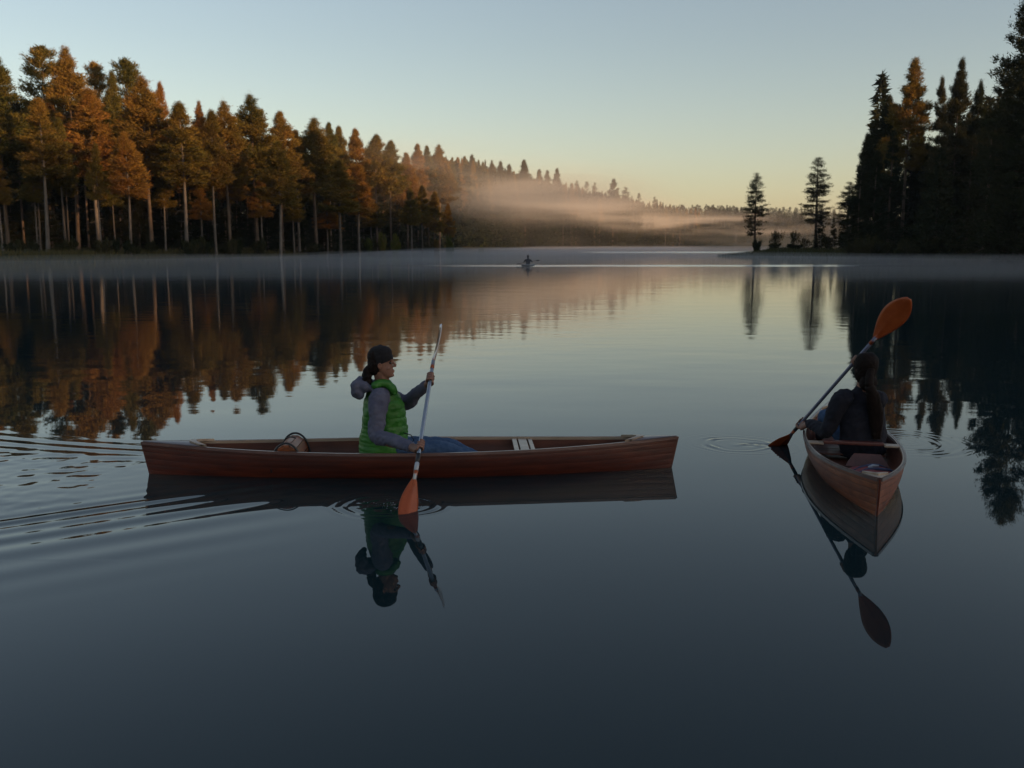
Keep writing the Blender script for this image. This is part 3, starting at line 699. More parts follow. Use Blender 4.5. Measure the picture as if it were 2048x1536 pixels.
lp = U(2015, 497, 107)
e = empty('fallen_branch', lp); tag(e, 'bleached fallen branch lying on the dark bank at the right edge', 'branch')
link('stem', tube_mesh('branch_stem', [(-1.7, 0, -.15), (-.6, .1, .12), (.6, 0, .18), (2.2, .2, .05)], [.05, .08, .09, .11], 8, M['bark_pale']), e)
link('twig', tube_mesh('branch_twig', [(-.6, .1, .12), (-1.3, .1, .45), (-1.9, .2, .55)], [.05, .04, .02], 6, M['bark_pale']), e)

# ------------------------------------------------------------------ canoes
def canoe(name, label, A, B, Lx, beam, pw, sheer0, sheer1, mats, s_deck=(0.84, 0.88), rake=0.06, name_gap=None):
    """A, B: stern and bow at the waterline; local x runs from stern to bow"""
    mid = (A + B) / 2; ax = (B - A); L = ax.length; yaw = math.atan2(ax.y, ax.x)
    root = empty(name, (mid.x, mid.y, 0), yaw); tag(root, label, 'canoe')
    h = L / 2
    def hb(s): return beam / 2 * max(0.0, 1 - abs(s) ** (pw[0] if s < 0 else pw[1])) + 0.008
    def gw(s): return sheer0 + (sheer1 - sheer0) * abs(s) ** 2.6
    def kl(s): return -0.09 + 0.03 * abs(s) ** 6
    def P(s, v, off=0.0, side=1):
        a = v * math.pi / 2; b_ = hb(s) + off; z = kl(s) - off + (gw(s) - kl(s) + off) * (1 - math.cos(a))
        y = b_ * math.sin(a) ** 0.72
        x = s * h + (rake * (z / 0.3) * (abs(s) ** 8)) * (1 if s > 0 else -1) + off * (1 if s > 0 else -1) * abs(s) ** 20
        return (x, side * y, z)
    S = [math.sin(t) for t in np.linspace(-math.pi / 2, math.pi / 2, 61)]
    # dark backing shell
    V, Fc = [], []; nv = 13; cols = [(-1, i / (nv - 1)) for i in range(nv - 1, 0, -1)] + [(1, i / (nv - 1)) for i in range(0, nv)]
    for s in S:
        for sd_, v in cols: V.append(P(s, v, -0.001, sd_))
    k = len(cols)
    for i in range(len(S) - 1):
        for j in range(k - 1): Fc.append((i * k + j, i * k + j + 1, (i + 1) * k + j + 1, (i + 1) * k + j))
    link('hull_shell', mesh('hull_shell', V, Fc, M['black'], True), root)
    # planking: six strakes a side
    edges = [0.0, 0.34, 0.50, 0.62, 0.73, 0.84, 0.925, 1.0]
    for side in (-1, 1):
        for q in range(len(edges) - 1):
            gp = 0.0010 if name_gap is None else name_gap; a_, b_ = edges[q] + gp, edges[q + 1] - gp; V, Fc = [], []
            vs = [(a_, 0.0016), (a_ + 0.010, 0.002), (b_ - 0.010, 0.002), (b_, 0.0016)]
            for s in S:
                for v, o_ in vs: V.append(P(s, v, o_, side))
            kk = len(vs)
            for i in range(len(S) - 1):
                for j in range(kk - 1):
                    f_ = (i * kk + j, i * kk + j + 1, (i + 1) * kk + j + 1, (i + 1) * kk + j); Fc.append(f_ if side == 1 else f_[::-1])
            link('plank', mesh('plank', V, Fc, mats['hull'], True), root)
    # inside: lining above a flat floor
    V, Fc = [], []
    for s in S:
        for sd_, v in cols:
            x, y, z = P(s * 0.985, v, -0.014, sd_); V.append((x, y, max(z, 0.035)))
    for i in range(len(S) - 1):
        for j in range(k - 1): Fc.append((i * k + j, (i + 1) * k + j, (i + 1) * k + j + 1, i * k + j + 1))
    link('lining', mesh('lining', V, Fc, mats['inner'], True), root)
    # gunwale rails
    for side in (-1, 1):
        for nm, o0, o1, dz, mt in (('gunwale', -0.004, 0.010, 0.006, mats['rail']), ('inwale', -0.016, -0.005, 0.004, mats['pale'])):
            V, Fc = [], []
            for s in S:
                lim = 1.0 if nm == 'gunwale' else 0.93
                ss = s * lim; x, y, z = P(ss, 1.0, 0, 1)
                for o_, zz in ((o0, dz), (o1, dz), (o1, dz - 0.022), (o0, dz - 0.022)): V.append((x, side * max(y + o_, 0.0005), z + zz))
            for i in range(len(S) - 1):
                for j in range(4): Fc.append((i * 4 + j, i * 4 + (j + 1) % 4, (i + 1) * 4 + (j + 1) % 4, (i + 1) * 4 + j))
            Fc += [(0, 1, 2, 3), tuple(len(V) - 4 + j for j in range(4))]
            me = mesh(nm, V, Fc, mt); bm = bmesh.new(); bm.from_mesh(me); bmesh.ops.recalc_face_normals(bm, faces=bm.faces); bm.to_mesh(me); bm.free()
            link(nm, me, root)
    # end decks with a coaming strip
    for sg, sdk in ((-1, s_deck[0]), (1, s_deck[1])):
        V, Fc = [], []; ns, nt = 14, 9
        for i in range(ns):
            for j in range(nt):
                t = -1 + 2 * j / (nt - 1)
                s0 = sdk + 0.045 * (t * t) * 0 - 0.05 * (abs(t) ** 2)
                s_ = sg * (s0 + (0.998 - s0) * i / (ns - 1)); x, y, z = P(s_, 1.0)
                V.append((x, y * t, z + 0.009 + 0.012 * (1 - t * t) * hb(s_) / 0.1))
        for i in range(ns - 1):
            for j in range(nt - 1):
                f_ = (i * nt + j, (i + 1) * nt + j, (i + 1) * nt + j + 1, i * nt + j + 1); Fc.append(f_ if sg == 1 else f_[::-1])
        link('deck', mesh('deck', V, Fc, mats['deck'], True), root)
        V, Fc = [], []
        for j in range(nt):
            t = -1 + 2 * j / (nt - 1)
            for ds, dz in ((-0.022, 0.0), (-0.022, 0.02), (0.004, 0.02), (0.004, 0.0)):
                s_ = sg * (sdk - 0.05 * t * t + ds); x, y, z = P(s_, 1.0); V.append((x, (y - 0.012) * t, z + dz + 0.012 * (1 - t * t) * hb(s_) / 0.1))
        for j in range(nt - 1):
            for q in range(4): Fc.append((j * 4 + q, j * 4 + (q + 1) % 4, (j + 1) * 4 + (q + 1) % 4, (j + 1) * 4 + q))
        link('coaming', mesh('coaming', V, Fc, mats['pale'], False), root)
        # stem strip
        V, Fc = [], []
        pts = [P(sg * 1.0, v, 0.004, 0.0) for v in np.linspace(0.3, 1, 12)]
        for x, y, z in pts:
            for dx, dy in ((-0.03 * sg, 0.011), (0.010 * sg, 0.006), (0.010 * sg, -0.006), (-0.03 * sg, -0.011)): V.append((x + dx, dy, z))
        for i in range(len(pts) - 1):
            for q in range(3): Fc.append((i * 4 + q, i * 4 + q + 1, (i + 1) * 4 + q + 1, (i + 1) * 4 + q))
        Fc.append(tuple(len(V) - 4 + j for j in range(4)))
        link('stem', mesh('stem', V, Fc, mats['stem'], False), root)
    return root, P, hb, gw, h
def box(name, parent, mat, x0, x1, y0, y1, z0, z1, bev=0.004, tilt=None):
    bm = bmesh.new(); bmesh.ops.create_cube(bm, size=1.0)
    bmesh.ops.scale(bm, vec=(x1 - x0, y1 - y0, z1 - z0), verts=bm.verts)
    bmesh.ops.bevel(bm, geom=list(bm.edges), offset=bev, segments=2, affect='EDGES', profile=0.6)
    if tilt: bmesh.ops.rotate(bm, cent=(0, 0, 0), matrix=Matrix.Rotation(tilt[1], 3, tilt[0]), verts=bm.verts)
    bmesh.ops.translate(bm, vec=((x0 + x1) / 2, (y0 + y1) / 2, (z0 + z1) / 2), verts=bm.verts)
    me = bpy.data.meshes.new(name); bm.to_mesh(me); bm.free(); me.materials.append(mat)
    return link(name, me, parent)

c1, P1f, hb1, gw1, h1 = canoe('canoe', 'long dark red wooden canoe seen side on, carrying the paddler in the green vest', A1, B1, 0, 0.615, (1.9, 1.9), 0.205, 0.255,
    dict(hull=M['hull'], inner=M['inner'], rail=M['rail'], pale=M['pale_wood'], deck=M['rail'], stem=M['hull']))
# slatted pale seat forward
for x0, x1 in ((0.385, 0.403), (0.409, 0.442), (0.448, 0.464)):
    y_ = hb1(0.43) - 0.012; box('slat', c1, M['pale_wood'], x0 * h1, x1 * h1, -y_, y_, 0.185, 0.203)
for sx in (0.39, 0.457): box('seat_rail', c1, M['inner'], sx * h1, sx * h1 + 0.012, -hb1(0.43) + 0.02, hb1(0.43) - 0.02, 0.163, 0.182)
# the paddler's own seat
for x0, x1 in ((-0.235, -0.205), (-0.197, -0.150), (-0.142, -0.105)):
    y_ = hb1(-0.16) - 0.085; box('slat', c1, M['pale_wood'], x0 * h1, x1 * h1, -y_, y_, 0.085, 0.10)
# arched box with two black hoops
cx, aw, top = -0.468 * h1, 0.112, 0.262
ya, yb = -0.195, 0.195
angs = np.linspace(0.0, math.pi, 8)
def arc_pt(a, r, y): return (cx - r * math.cos(a), y, 0.045 + (top - 0.045) * (math.sin(a) ** 0.8) * (r / aw))
for q in range(7):
    a0, a1 = angs[q] + 0.02, angs[q + 1] - 0.02; V = []
    for yy in (ya, yb):
        for a_, r_ in ((a0, aw), (a1, aw), (a1, aw - 0.012), (a0, aw - 0.012)): V.append(arc_pt(a_, r_, yy))
    me = mesh('slat', V, [(0, 1, 2, 3), (7, 6, 5, 4), (0, 4, 5, 1), (1, 5, 6, 2), (2, 6, 7, 3), (3, 7, 4, 0)], M['hull2'])
    bm = bmesh.new(); bm.from_mesh(me); bmesh.ops.recalc_face_normals(bm, faces=bm.faces); bm.to_mesh(me); bm.free(); link('slat', me, c1)
for yy in (ya - 0.006, yb + 0.006):
    pts = [arc_pt(a_, aw + 0.006, yy) for a_ in np.linspace(0.0, math.pi, 26)]
    link('hoop', tube_mesh('hoop', pts, 0.0085, 8, M['black']), c1)
for yy in (ya + 0.012, yb - 0.012):
    pts = [arc_pt(a_, aw - 0.013, yy) for a_ in np.linspace(0.0, math.pi, 26)]
    link('end_panel', mesh('end_panel', pts + [(p_[0], p_[1] + 0.01, p_[2]) for p_ in pts], [tuple(range(26)), tuple(range(51, 25, -1))] + [(i, 26 + i, 27 + i, i + 1) for i in range(25)], M['hull2']), c1)
pts = [(cx - 0.03, -0.02, top + 0.012), (cx - 0.01, 0.0, top + 0.022), (cx + 0.02, 0.0, top + 0.018), (cx + 0.035, 0.02, top + 0.006)]
link('handle', tube_mesh('handle', pts, 0.006, 6, M['black']), c1)

c2, P2f, hb2, gw2, h2 = canoe('canoe', 'amber strip planked wooden canoe seen from its end, carrying the dark haired paddler', N2, F2, 0, 0.705, (2.3, 1.9), 0.20, 0.262,
    dict(hull=M['hull2'], inner=M['inner'], rail=M['rail'], pale=M['pale_wood'], deck=M['pale_wood'], stem=M['hull']), s_deck=(0.955, 0.86), rake=0.05, name_gap=0.0026)
def c2x(D): # local x of the cross section D metres out
    return ((D - (N2.y + F2.y) / 2) / math.cos(math.pi / 2 - math.atan2(F2.y - N2.y, F2.x - N2.x)))
xt = c2x(7.42); yt_ = hb2(xt / h2) - 0.012
box('thwart', c2, M['panel_red'], xt - 0.025, xt + 0.03, -yt_ * 0.66, yt_ * 0.66, 0.196, 0.224, 0.008)
for sg in (-1, 1):
    y0_, y1_ = sorted((sg * yt_ * 0.665, sg * yt_)); box('thwart_end', c2, M['pale_wood'], xt - 0.055, xt - 0.012, y0_, y1_, 0.195, 0.21)
    box('thwart_end', c2, M['pale_wood'], xt - 0.004, xt + 0.035, y0_, y1_, 0.195, 0.21)
xs_ = c2x(7.62)
for q in range(3): box('slat', c2, M['inner'], xs_ - 0.08 + q * 0.10, xs_ + 0.01 + q * 0.10, -hb2(xs_ / h2) + 0.09, hb2(xs_ / h2) - 0.09, 0.075, 0.09)
xo = c2x(7.30); V = []
for dx, dz_ in ((0, 0), (0.035, 0.105)):
    pass
pf = [(y_ - 0.10, z_) for y_, z_ in [(-0.165, 0.0), (-0.15, 0.03), (-0.10, 0.098), (0.10, 0.098), (0.15, 0.03), (0.165, 0.0)]]
V = [(xo + z_ * 0.35, y_, 0.045 + z_) for y_, z_ in pf] + [(xo + z_ * 0.35 + 0.014, y_, 0.045 + z_) for y_, z_ in pf]
link('bulkhead', mesh('bulkhead', V, [(5, 4, 3, 2, 1, 0), (6, 7, 8, 9, 10, 11)] + [(i, (i + 1) % 6, 6 + (i + 1) % 6, 6 + i) for i in range(6)], M['panel_red']), c2)

# ------------------------------------------------------------------ soft modelling helpers
def loft(secs, k=18, caps=True):
    """secs: (centre, r_side, r_front, side vector). closed tube through elliptical sections"""
    V, Fc = [], []; n_ = len(secs); cs = [Vector(s_[0]) for s_ in secs]
    for i, (c_, ra, rb, sdv) in enumerate(secs):
        t = (cs[min(i + 1, n_ - 1)] - cs[max(i - 1, 0)]).normalized()
        a_ = (Vector(sdv) - t * Vector(sdv).dot(t)).normalized(); b_ = t.cross(a_)
        for j in range(k):
            an = 2 * math.pi * j / k; V.append(cs[i] + a_ * (ra * math.cos(an)) + b_ * (rb * math.sin(an)))
    for i in range(n_ - 1):
        for j in range(k): Fc.append((i * k + j, i * k + (j + 1) % k, (i + 1) * k + (j + 1) % k, (i + 1) * k + j))
    for e_, i in ((0, 0), (1, n_ - 1)):
        t = (cs[i] - cs[i - 1 if e_ else 1]).normalized(); rr = min(secs[i][1], secs[i][2]) * 0.6
        V.append(cs[i] + t * rr); ci = len(V) - 1
        for j in range(k):
            a_, b_ = i * k + j, i * k + (j + 1) % k; Fc.append((a_, b_, ci) if e_ else (b_, a_, ci))
    return V, Fc
def limb(pts, rads, side=(0, 0, 1), k=14):
    """round tapered limb, extra points slipped in for smooth bends"""
    pts = [Vector(p_) for p_ in pts]; secs = []
    for i in range(len(pts) - 1):
        p0 = pts[max(i - 1, 0)]; p1, p2 = pts[i], pts[i + 1]; p3 = pts[min(i + 2, len(pts) - 1)]
        for q in range(4):
            t = q / 4; c_ = 0.5 * ((2 * p1) + (p2 - p0) * t + (2 * p0 - 5 * p1 + 4 * p2 - p3) * t * t + (3 * p1 - p0 - 3 * p2 + p3) * t ** 3)
            r_ = rads[i] + (rads[i + 1] - rads[i]) * t; secs.append((c_, r_, r_, side))
    secs.append((pts[-1], rads[-1], rads[-1], side)); return loft(secs, k)
def ball(c_, rx, ry, rz, k=14):
    return loft([(Vector(c_) + Vector((0, 0, rz * math.sin(a_))), rx * math.cos(a_) + 1e-4, ry * math.cos(a_) + 1e-4, (1, 0, 0)) for a_ in np.linspace(-1.35, 1.35, 9)], k)
def join(parts):
    V, Fc = [], []
    for v_, f_ in parts:
        b_ = len(V); V += [tuple(p_) for p_ in v_]; Fc += [tuple(i + b_ for i in q) for q in f_]
    return V, Fc
def soften(name, parts, voxel, mat, parent, smooth=4, disp=None, cut=None):
    V, Fc = join(parts); o0 = parent.matrix_world if False else None
    org = parent.location; V = [(v_[0] - org.x, v_[1] - org.y, v_[2] - org.z) for v_ in V]
    me = mesh(name + '_raw', V, Fc); o = bpy.data.objects.new('raw', me); C.objects.link(o)
    md = o.modifiers.new('r', 'REMESH'); md.mode = 'VOXEL'; md.voxel_size = voxel; md.use_smooth_shade = True
    if smooth: ms = o.modifiers.new('s', 'SMOOTH'); ms.factor = 0.5; ms.iterations = smooth
    dg = bpy.context.evaluated_depsgraph_get(); me2 = bpy.data.meshes.new_from_object(o.evaluated_get(dg)); me2.name = name
    bpy.data.objects.remove(o); bpy.data.meshes.remove(me)
    if cut:
        bm = bmesh.new(); bm.from_mesh(me2)
        for co, no in cut: bmesh.ops.bisect_plane(bm, geom=list(bm.verts) + list(bm.edges) + list(bm.faces), plane_co=Vector(co) - org, plane_no=no, clear_outer=True)
        bm.to_mesh(me2); bm.free()
    if disp:
        n_ = len(me2.vertices); co = np.zeros(n_ * 3, np.float32); me2.vertices.foreach_get('co', co); co = co.reshape(-1, 3)
        no = np.zeros(n_ * 3, np.float32); me2.vertex_normals.foreach_get('vector', no); no = no.reshape(-1, 3)
        co = co + no * disp(co + np.array(org), no)[:, None]; me2.vertices.foreach_set('co', co.ravel()); me2.update()
    me2.polygons.foreach_set('use_smooth', [True] * len(me2.polygons))
    me2.materials.clear(); me2.materials.append(mat)
    return link(name, me2, parent)
def folds(amp, sc, seed=0):
    def f(co, no):
        a = vnoise(co[:, 0] + co[:, 1] * 0.6, co[:, 2] - 0.5 * co[:, 1], sc, seed) + 0.6 * vnoise(co[:, 0] * 1.4, co[:, 2] * 1.4 + co[:, 1], sc * 0.55, seed + 2) - 0.8
        return amp * a
    return f
def grip(c_, ax, wrist, r0=0.015, scale=1.0, flip=1):
    """a hand closed round a shaft: c_ grip centre, ax shaft direction, wrist a point of the forearm end"""
    c_, ax, wrist = Vector(c_), Vector(ax).normalized(), Vector(wrist); wd = (wrist - c_); wd = (wd - ax * wd.dot(ax)).normalized()
    n_ = ax.cross(wd) * flip; parts = []
    rr = r0 + 0.008 * scale
    def on(a, off, r=rr): return c_ + ax * off + (wd * math.cos(a) + n_ * math.sin(a)) * r
    lens = [1.0, 1.1, 1.05, 0.88]
    for q in range(4):
        off = (-0.030 + 0.020 * q) * scale; span = 3.7 * lens[q]
        pts = [on(-0.1, off * 0.85, rr + 0.020)] + [on(0.5 + span * t, off, rr + 0.002) for t in np.linspace(0, 1, 9)]
        parts.append(limb(pts, [0.0105 * scale] + list(np.linspace(0.0098, 0.0075, 9) * scale), side=ax, k=8))
    pts = [on(0.0, -0.035 * scale, rr + 0.022), on(-0.7, -0.043 * scale, rr + 0.008), on(-1.5, -0.048 * scale), on(-2.3, -0.046 * scale)]
    parts.append(limb(pts, [0.013 * scale, 0.0115 * scale, 0.0105 * scale, 0.009 * scale], side=ax, k=8))
    pw_ = c_ + wd * 0.034 * scale
    parts.append(loft([(c_ + wd * (0.012 + 0.012 * i) * scale + n_ * 0.006 * i * 0.5, 0.040 * scale, (0.013 + 0.002 * i) * scale, ax) for i in range(4)] + [(wrist * 0.35 + (c_ + wd * 0.06 * scale) * 0.65, 0.031 * scale, 0.020 * scale, ax), (wrist, 0.026, 0.022, ax)], 12))
    return parts
HEADT = [(-0.006, .03, .070, .022), (.008, .005, .086, .038), (.028, -.03, .089, .050), (.040, -.052, .090, .056), (.058, -.068, .088, .062), (.075, -.080, .086, .066), (.10, -.090, .082, .070),
         (.118, -.095, .080, .073), (.135, -.099, .088, .075), (.16, -.101, .087, .077), (.185, -.096, .074, .073), (.21, -.078, .050, .060), (.228, -.048, .022, .038), (.235, -.02, .0, .015)]
def head_parts(chin, fw, up, grow=0.0, scale=1.0):
    """head whose chin is at 'chin', looking along fw"""
    fw, up = Vector(fw).normalized(), Vector(up).normalized(); sd_ = fw.cross(up).normalized(); up = sd_.cross(fw); V, Fc = [], []; k = 24
    cen = 0.11
    for (z, bk, fr, hw) in HEADT:
        z2 = cen + (z - cen) * (1 + grow * 7); fr, bk, hw = fr + grow, bk - grow, hw + grow
        for j in range(k):
            a = 2 * math.pi * j / k; cf = math.cos(a); x = (fr + bk) / 2 + (fr - bk) / 2 * (abs(cf) ** 0.9) * (1 if cf > 0 else -1); y = hw * math.sin(a) * (1 - 0.10 * max(cf, 0))
            V.append(Vector(chin) + (fw * x + sd_ * y + up * z2) * scale)
    m_ = len(HEADT)
    for i in range(m_ - 1):
        for j in range(k): Fc.append((i * k + j, i * k + (j + 1) % k, (i + 1) * k + (j + 1) % k, (i + 1) * k + j))
    Fc.append(tuple(range(k))[::-1]); Fc.append(tuple((m_ - 1) * k + j for j in range(k)))
    def L(x, y, z): return Vector(chin) + (fw * x + sd_ * y + up * z) * scale
    return (V, Fc), L
def face_parts(L, sc=1.0):
    ps = [limb([L(.082, 0, .128), L(.092, 0, .110), L(.106, 0, .090), L(.100, 0, .080)], [.009 * sc, .010 * sc, .0115 * sc, .009 * sc], k=10),
          limb([L(.092, .009, .080), L(.098, .013, .080)], [.007 * sc, .006 * sc], k=8), limb([L(.092, -.009, .080), L(.098, -.013, .080)], [.007 * sc, .006 * sc], k=8),
          limb([L(.084, -.022, .048), L(.094, 0, .0505), L(.084, .022, .048)], [.003, .0065 * sc, .003], k=8), limb([L(.083, -.020, .040), L(.092, 0, .039), L(.083, .020, .040)], [.003, .007 * sc, .003], k=8),
          limb([L(.076, -.045, .133), L(.086, -.02, .137), L(.085, 0, .134), L(.086, .02, .137), L(.076, .045, .133)], [.004, .006, .005, .006, .004], k=8),
          ball(L(.078, 0, .012), .018, .018, .013)]
    for sg in (-1, 1):
        ps.append(limb([L(-.002, sg * .073, .072), L(-.012, sg * .079, .082), L(-.016, sg * .084, .10), L(-.006, sg * .083, .115), L(.004, sg * .077, .108)], [.006, .006, .006, .006, .005], k=8))
        ps.append(ball(L(-.004, sg * .073, .095), .012, .008, .018)); ps.append(ball(L(.050, sg * .040, .072), .02, .016, .016))
    return ps

def paddle(label, P0, P1, n_low, n_up, blade=0.45, bw=0.085, sub=0.12, shaft=None, ferr=None, up_mat=None):
    """two bladed paddle; P0 where the low blade meets the water, P1 tip of the raised blade"""
    P0, P1 = Vector(P0), Vector(P1); ax = (P1 - P0).normalized(); tip0 = P0 - ax * sub; Lt = (P1 - tip0).length
    mid = (P0 + P1) / 2; root = empty('paddle', mid); tag(root, label, 'paddle')
    def Q(t): return tip0 + ax * t - mid
    link('shaft', tube_mesh('shaft', [Q(blade - 0.05), Q(Lt * .3), Q(Lt / 2), Q(Lt * .7), Q(Lt - blade + 0.05)], 0.0145, 14, shaft or M['alu']), root)
    for t0, t1, mt in ferr or (): link('sleeve', tube_mesh('sleeve', [Q(t0), Q((t0 + t1) / 2), Q(t1)], 0.0162, 14, mt), root)
    for e_, nv in ((0, n_low), (1, n_up)):
        d_ = -ax if e_ == 0 else ax; base = Q(blade) if e_ == 0 else Q(Lt - blade)
        nv = (Vector(nv) - d_ * Vector(nv).dot(d_)).normalized(); wv = d_.cross(nv); V, Fc = [], []; ns, nw = 26, 9
        for sgn in (1, -1):
            for i in range(ns):
                s_ = i / (ns - 1); hw = max(0.014, bw * math.sin(math.pi * min(0.975 * s_ ** 1.3, 1)) ** 0.7 if s_ > 0 else 0.014)
                for j in range(nw):
                    t = -1 + 2 * j / (nw - 1); rib = 0.011 * math.exp(-(t / 0.13) ** 2) * (1 - s_ * 0.7); th = 0.0024 * (1 - t * t) + 0.0008
                    bend = (0.034 if not (e_ and up_mat) else 0.018) * (math.sin(s_ * 2.2) - 0.2) * (1 if s_ > 0 else 0) + 0.010 * t * t
                    V.append(base + d_ * (s_ * blade) + wv * (hw * t * (1 if True else 0)) + nv * (-bend * min(1, s_ * 4) + sgn * (th + rib)))
        o_ = ns * nw
        for i in range(ns - 1):
            for j in range(nw - 1):
                a_ = i * nw + j; Fc.append((a_, a_ + 1, a_ + nw + 1, a_ + nw)); b_ = a_ + o_; Fc.append((b_, b_ + nw, b_ + nw + 1, b_ + 1))
            for j in (0, nw - 1): a_ = i * nw + j; Fc.append((a_, a_ + nw, a_ + nw + o_, a_ + o_))
        for i in (0, ns - 1):
            for j in range(nw - 1): a_ = i * nw + j; Fc.append((a_, a_ + 1, a_ + 1 + o_, a_ + o_))
        me = mesh('blade', V, Fc, (up_mat or M['orange']) if e_ else M['orange'], True); bm = bmesh.new(); bm.from_mesh(me); bmesh.ops.recalc_face_normals(bm, faces=bm.faces); bm.to_mesh(me); bm.free()
        link('blade', me, root)
        link('neck', tube_mesh('neck', [base - d_ * 0.03, base + d_ * 0.03, base + d_ * 0.10 - nv * 0.004], [0.016, 0.014, 0.006], 10, M['orange']), root)
    return ax, (lambda t: tip0 + ax * t), Lt

# ------------------------------------------------------------------ paddler in the green vest
pl0 = U0(818, 1030); pl1 = U(878, 649, 7.40)
ax1, q1, L1 = paddle('silver shafted paddle with orange blades, held upright by the paddler in the green vest', pl0, pl1, (0.45, -1, 0.25), (-1.0, -0.16, 0.15), blade=0.43, bw=0.070, sub=0.10, up_mat=M['blade_sky_sheen'],
    ferr=[(0.455, 0.52, M['grey']), (0.525, 0.60, M['black'])])
seat1 = Vector((U(748, 888, 7.25).x, 7.25, 0.10))
p1 = empty('person', seat1); tag(p1, 'woman in green puffy vest, grey hoodie and black cap paddling the red canoe', 'person')
def nearest_t(px, py, q, L_):
    best = None
    for i in range(200):
        t = L_ * i / 199; v_ = q(t) - Vector((0, 0, HC)); fwd = v_.y * CP - v_.z * SP; up_ = v_.y * SP + v_.z * CP
        e_ = (1024 + F * v_.x / fwd - px) ** 2 + (768 - F * up_ / fwd - py) ** 2
        if best is None or e_ < best[0]: best = (e_, t)
    return best[1]
hR = q1(nearest_t(838, 889, q1, L1)); hL = q1(nearest_t(869, 757, q1, L1))
FW = Vector((1, 0.05, 0)).normalized(); SD = Vector((0, 1, 0))
chin = U(764, 754, 7.10)
(hv, hf_), Lh = head_parts(chin, (1, 0.02, 0.02), (0.02, 0, 1), 0.0, 0.985)
shR, elR, wrR = U(758, 797, 7.00), U(753, 871, 6.93), U(820, 893, 6.72)
shL, elL, wrL = U(776, 795, 7.34), U(812, 806, 7.40), U(851, 771, 7.12)
tor = [(890, 768, .150, .155), (862, 769, .140, .140), (830, 767, .135, .145), (800, 765, .120, .165), (783, 764, .090, .155), (772, 763, .060, .085)]
def torso(grow_f=0, grow_s=0, rows=tor, D=7.17, D0=7.25): 
    return loft([(U(cx_, y_, D0 + (D - D0) * (890 - y_) / 118), rs_ + grow_s, rf_ + grow_f, SD) for y_, cx_, rf_, rs_ in rows], 24)
hipR, hipL = U(760, 895, 7.16), U(760, 892, 7.34)
knR, knL = U(892, 899, 7.24), U(896, 890, 7.45)
anR, anL = knR + Vector((0.30, 0.05, -0.115)), knL + Vector((0.30, -0.02, -0.13))
legs = lambda g: [limb([hipR, (hipR + knR) / 2, knR, (knR + anR) / 2, anR], [.080 + g, .068 + g, .052 + g, .048 + g, .036 + g]), limb([hipL, (hipL + knL) / 2, knL, (knL + anL) / 2, anL], [.080 + g, .068 + g, .052 + g, .048 + g, .036 + g]),
                  ball((hipR + hipL) / 2 + Vector((0.05, 0, -0.01)), .10 + g, .14 + g, .075 + g)]
neck = limb([U(764, 778, 7.15), U(765, 764, 7.12), Lh(-.012, 0, .05)], [.062, .055, .056])
feet = [limb([anR, anR + Vector((.05, 0, -.02)), anR + Vector((.13, 0, .03))], [.035, .038, .025]), limb([anL, anL + Vector((.05, 0, -.02)), anL + Vector((.13, 0, .03))], [.035, .038, .025])]
body = [(hv, hf_), neck, torso(-.03, -.03), limb([shR, elR, wrR], [.048, .040, .028]), limb([shL, elL, wrL], [.048, .040, .028])] + face_parts(Lh) + legs(-.012) + feet
body += grip(hR, ax1, wrR, flip=-1) + grip(hL, ax1, wrL, flip=1)
b1 = soften('body', body, 0.0042, M['skin'], p1, 2)
for sg in (-1, 1):
    bm = bmesh.new(); bmesh.ops.create_uvsphere(bm, u_segments=14, v_segments=10, radius=0.0115)
    me = bpy.data.meshes.new('eye'); bm.to_mesh(me); bm.free(); me.materials.append(M['eye']); o = link('eye', me, b1); o.location = Lh(.072, sg * .031, .112) - seat1
soften('jeans', legs(.008), 0.008, M['jeans'], p1, 4, folds(0.010, 0.05, 3))
hood = [loft([(U(752, 775, 7.14), .11, .035, SD), (U(735, 770, 7.14), .125, .055, SD), (U(720, 768, 7.14), .115, .062, SD), (U(711, 772, 7.14), .085, .050, SD)], 18),
        limb([U(712, 768, 7.14), U(714, 785, 7.14), U(723, 796, 7.14)], [.050, .045, .022]), limb([U(712, 766, 7.06), U(716, 784, 7.06), U(724, 794, 7.06)], [.040, .038, .02]), limb([U(712, 766, 7.22), U(716, 784, 7.22), U(724, 794, 7.22)], [.040, .038, .02])]
collar = [loft([(U(763, 777, 7.14), .092, .088, SD), (U(765, 768, 7.135), .075, .074, SD), (U(766, 762, 7.13), .068, .068, SD)], 20)]
slv = lambda sh, el, wr, D: limb([sh + D, sh, (sh + el) / 2, el, (el + wr) / 2, wr, wr + (wr - el).normalized() * 0.015], [.070, .076, .068, .060, .052, .040, .036])
hd = soften('hoodie', [torso(-.008, -.012)] + collar + hood + [slv(shR, elR, wrR, Vector((0.01, .06, .0))), slv(shL, elL, wrL, Vector((-.03, -.05, .0)))], 0.007, M['hoodie'], p1, 5, folds(0.013, 0.055, 1))
for wr, el in ((wrR, elR), (wrL, elL)):
    dd = (wr - el).normalized(); soften('cuff', [limb([wr - dd * .028, wr, wr + dd * .022], [.0415, .040, .037])], 0.005, M['hoodie'], p1, 2)
def quilt(co, no):
    z = co[:, 2] + 0.10 * (co[:, 0] - seat1.x) * 0.4; g = np.abs(np.sin(math.pi * z / 0.068)); ver = sm(-0.9, -0.2, no[:, 2] * 0 - 0.2)
    return 0.0065 * (g ** 0.45 - 0.75) * sm(0.95, 0.6, np.abs(no[:, 2])) + 0.010 * (vnoise(co[:, 0] + co[:, 1], co[:, 2] * 2.2, 0.05, 2) - 0.5) + 0.012 * (vnoise(co[:, 0] - co[:, 1], co[:, 2] * 1.2, 0.09, 5) - 0.5)
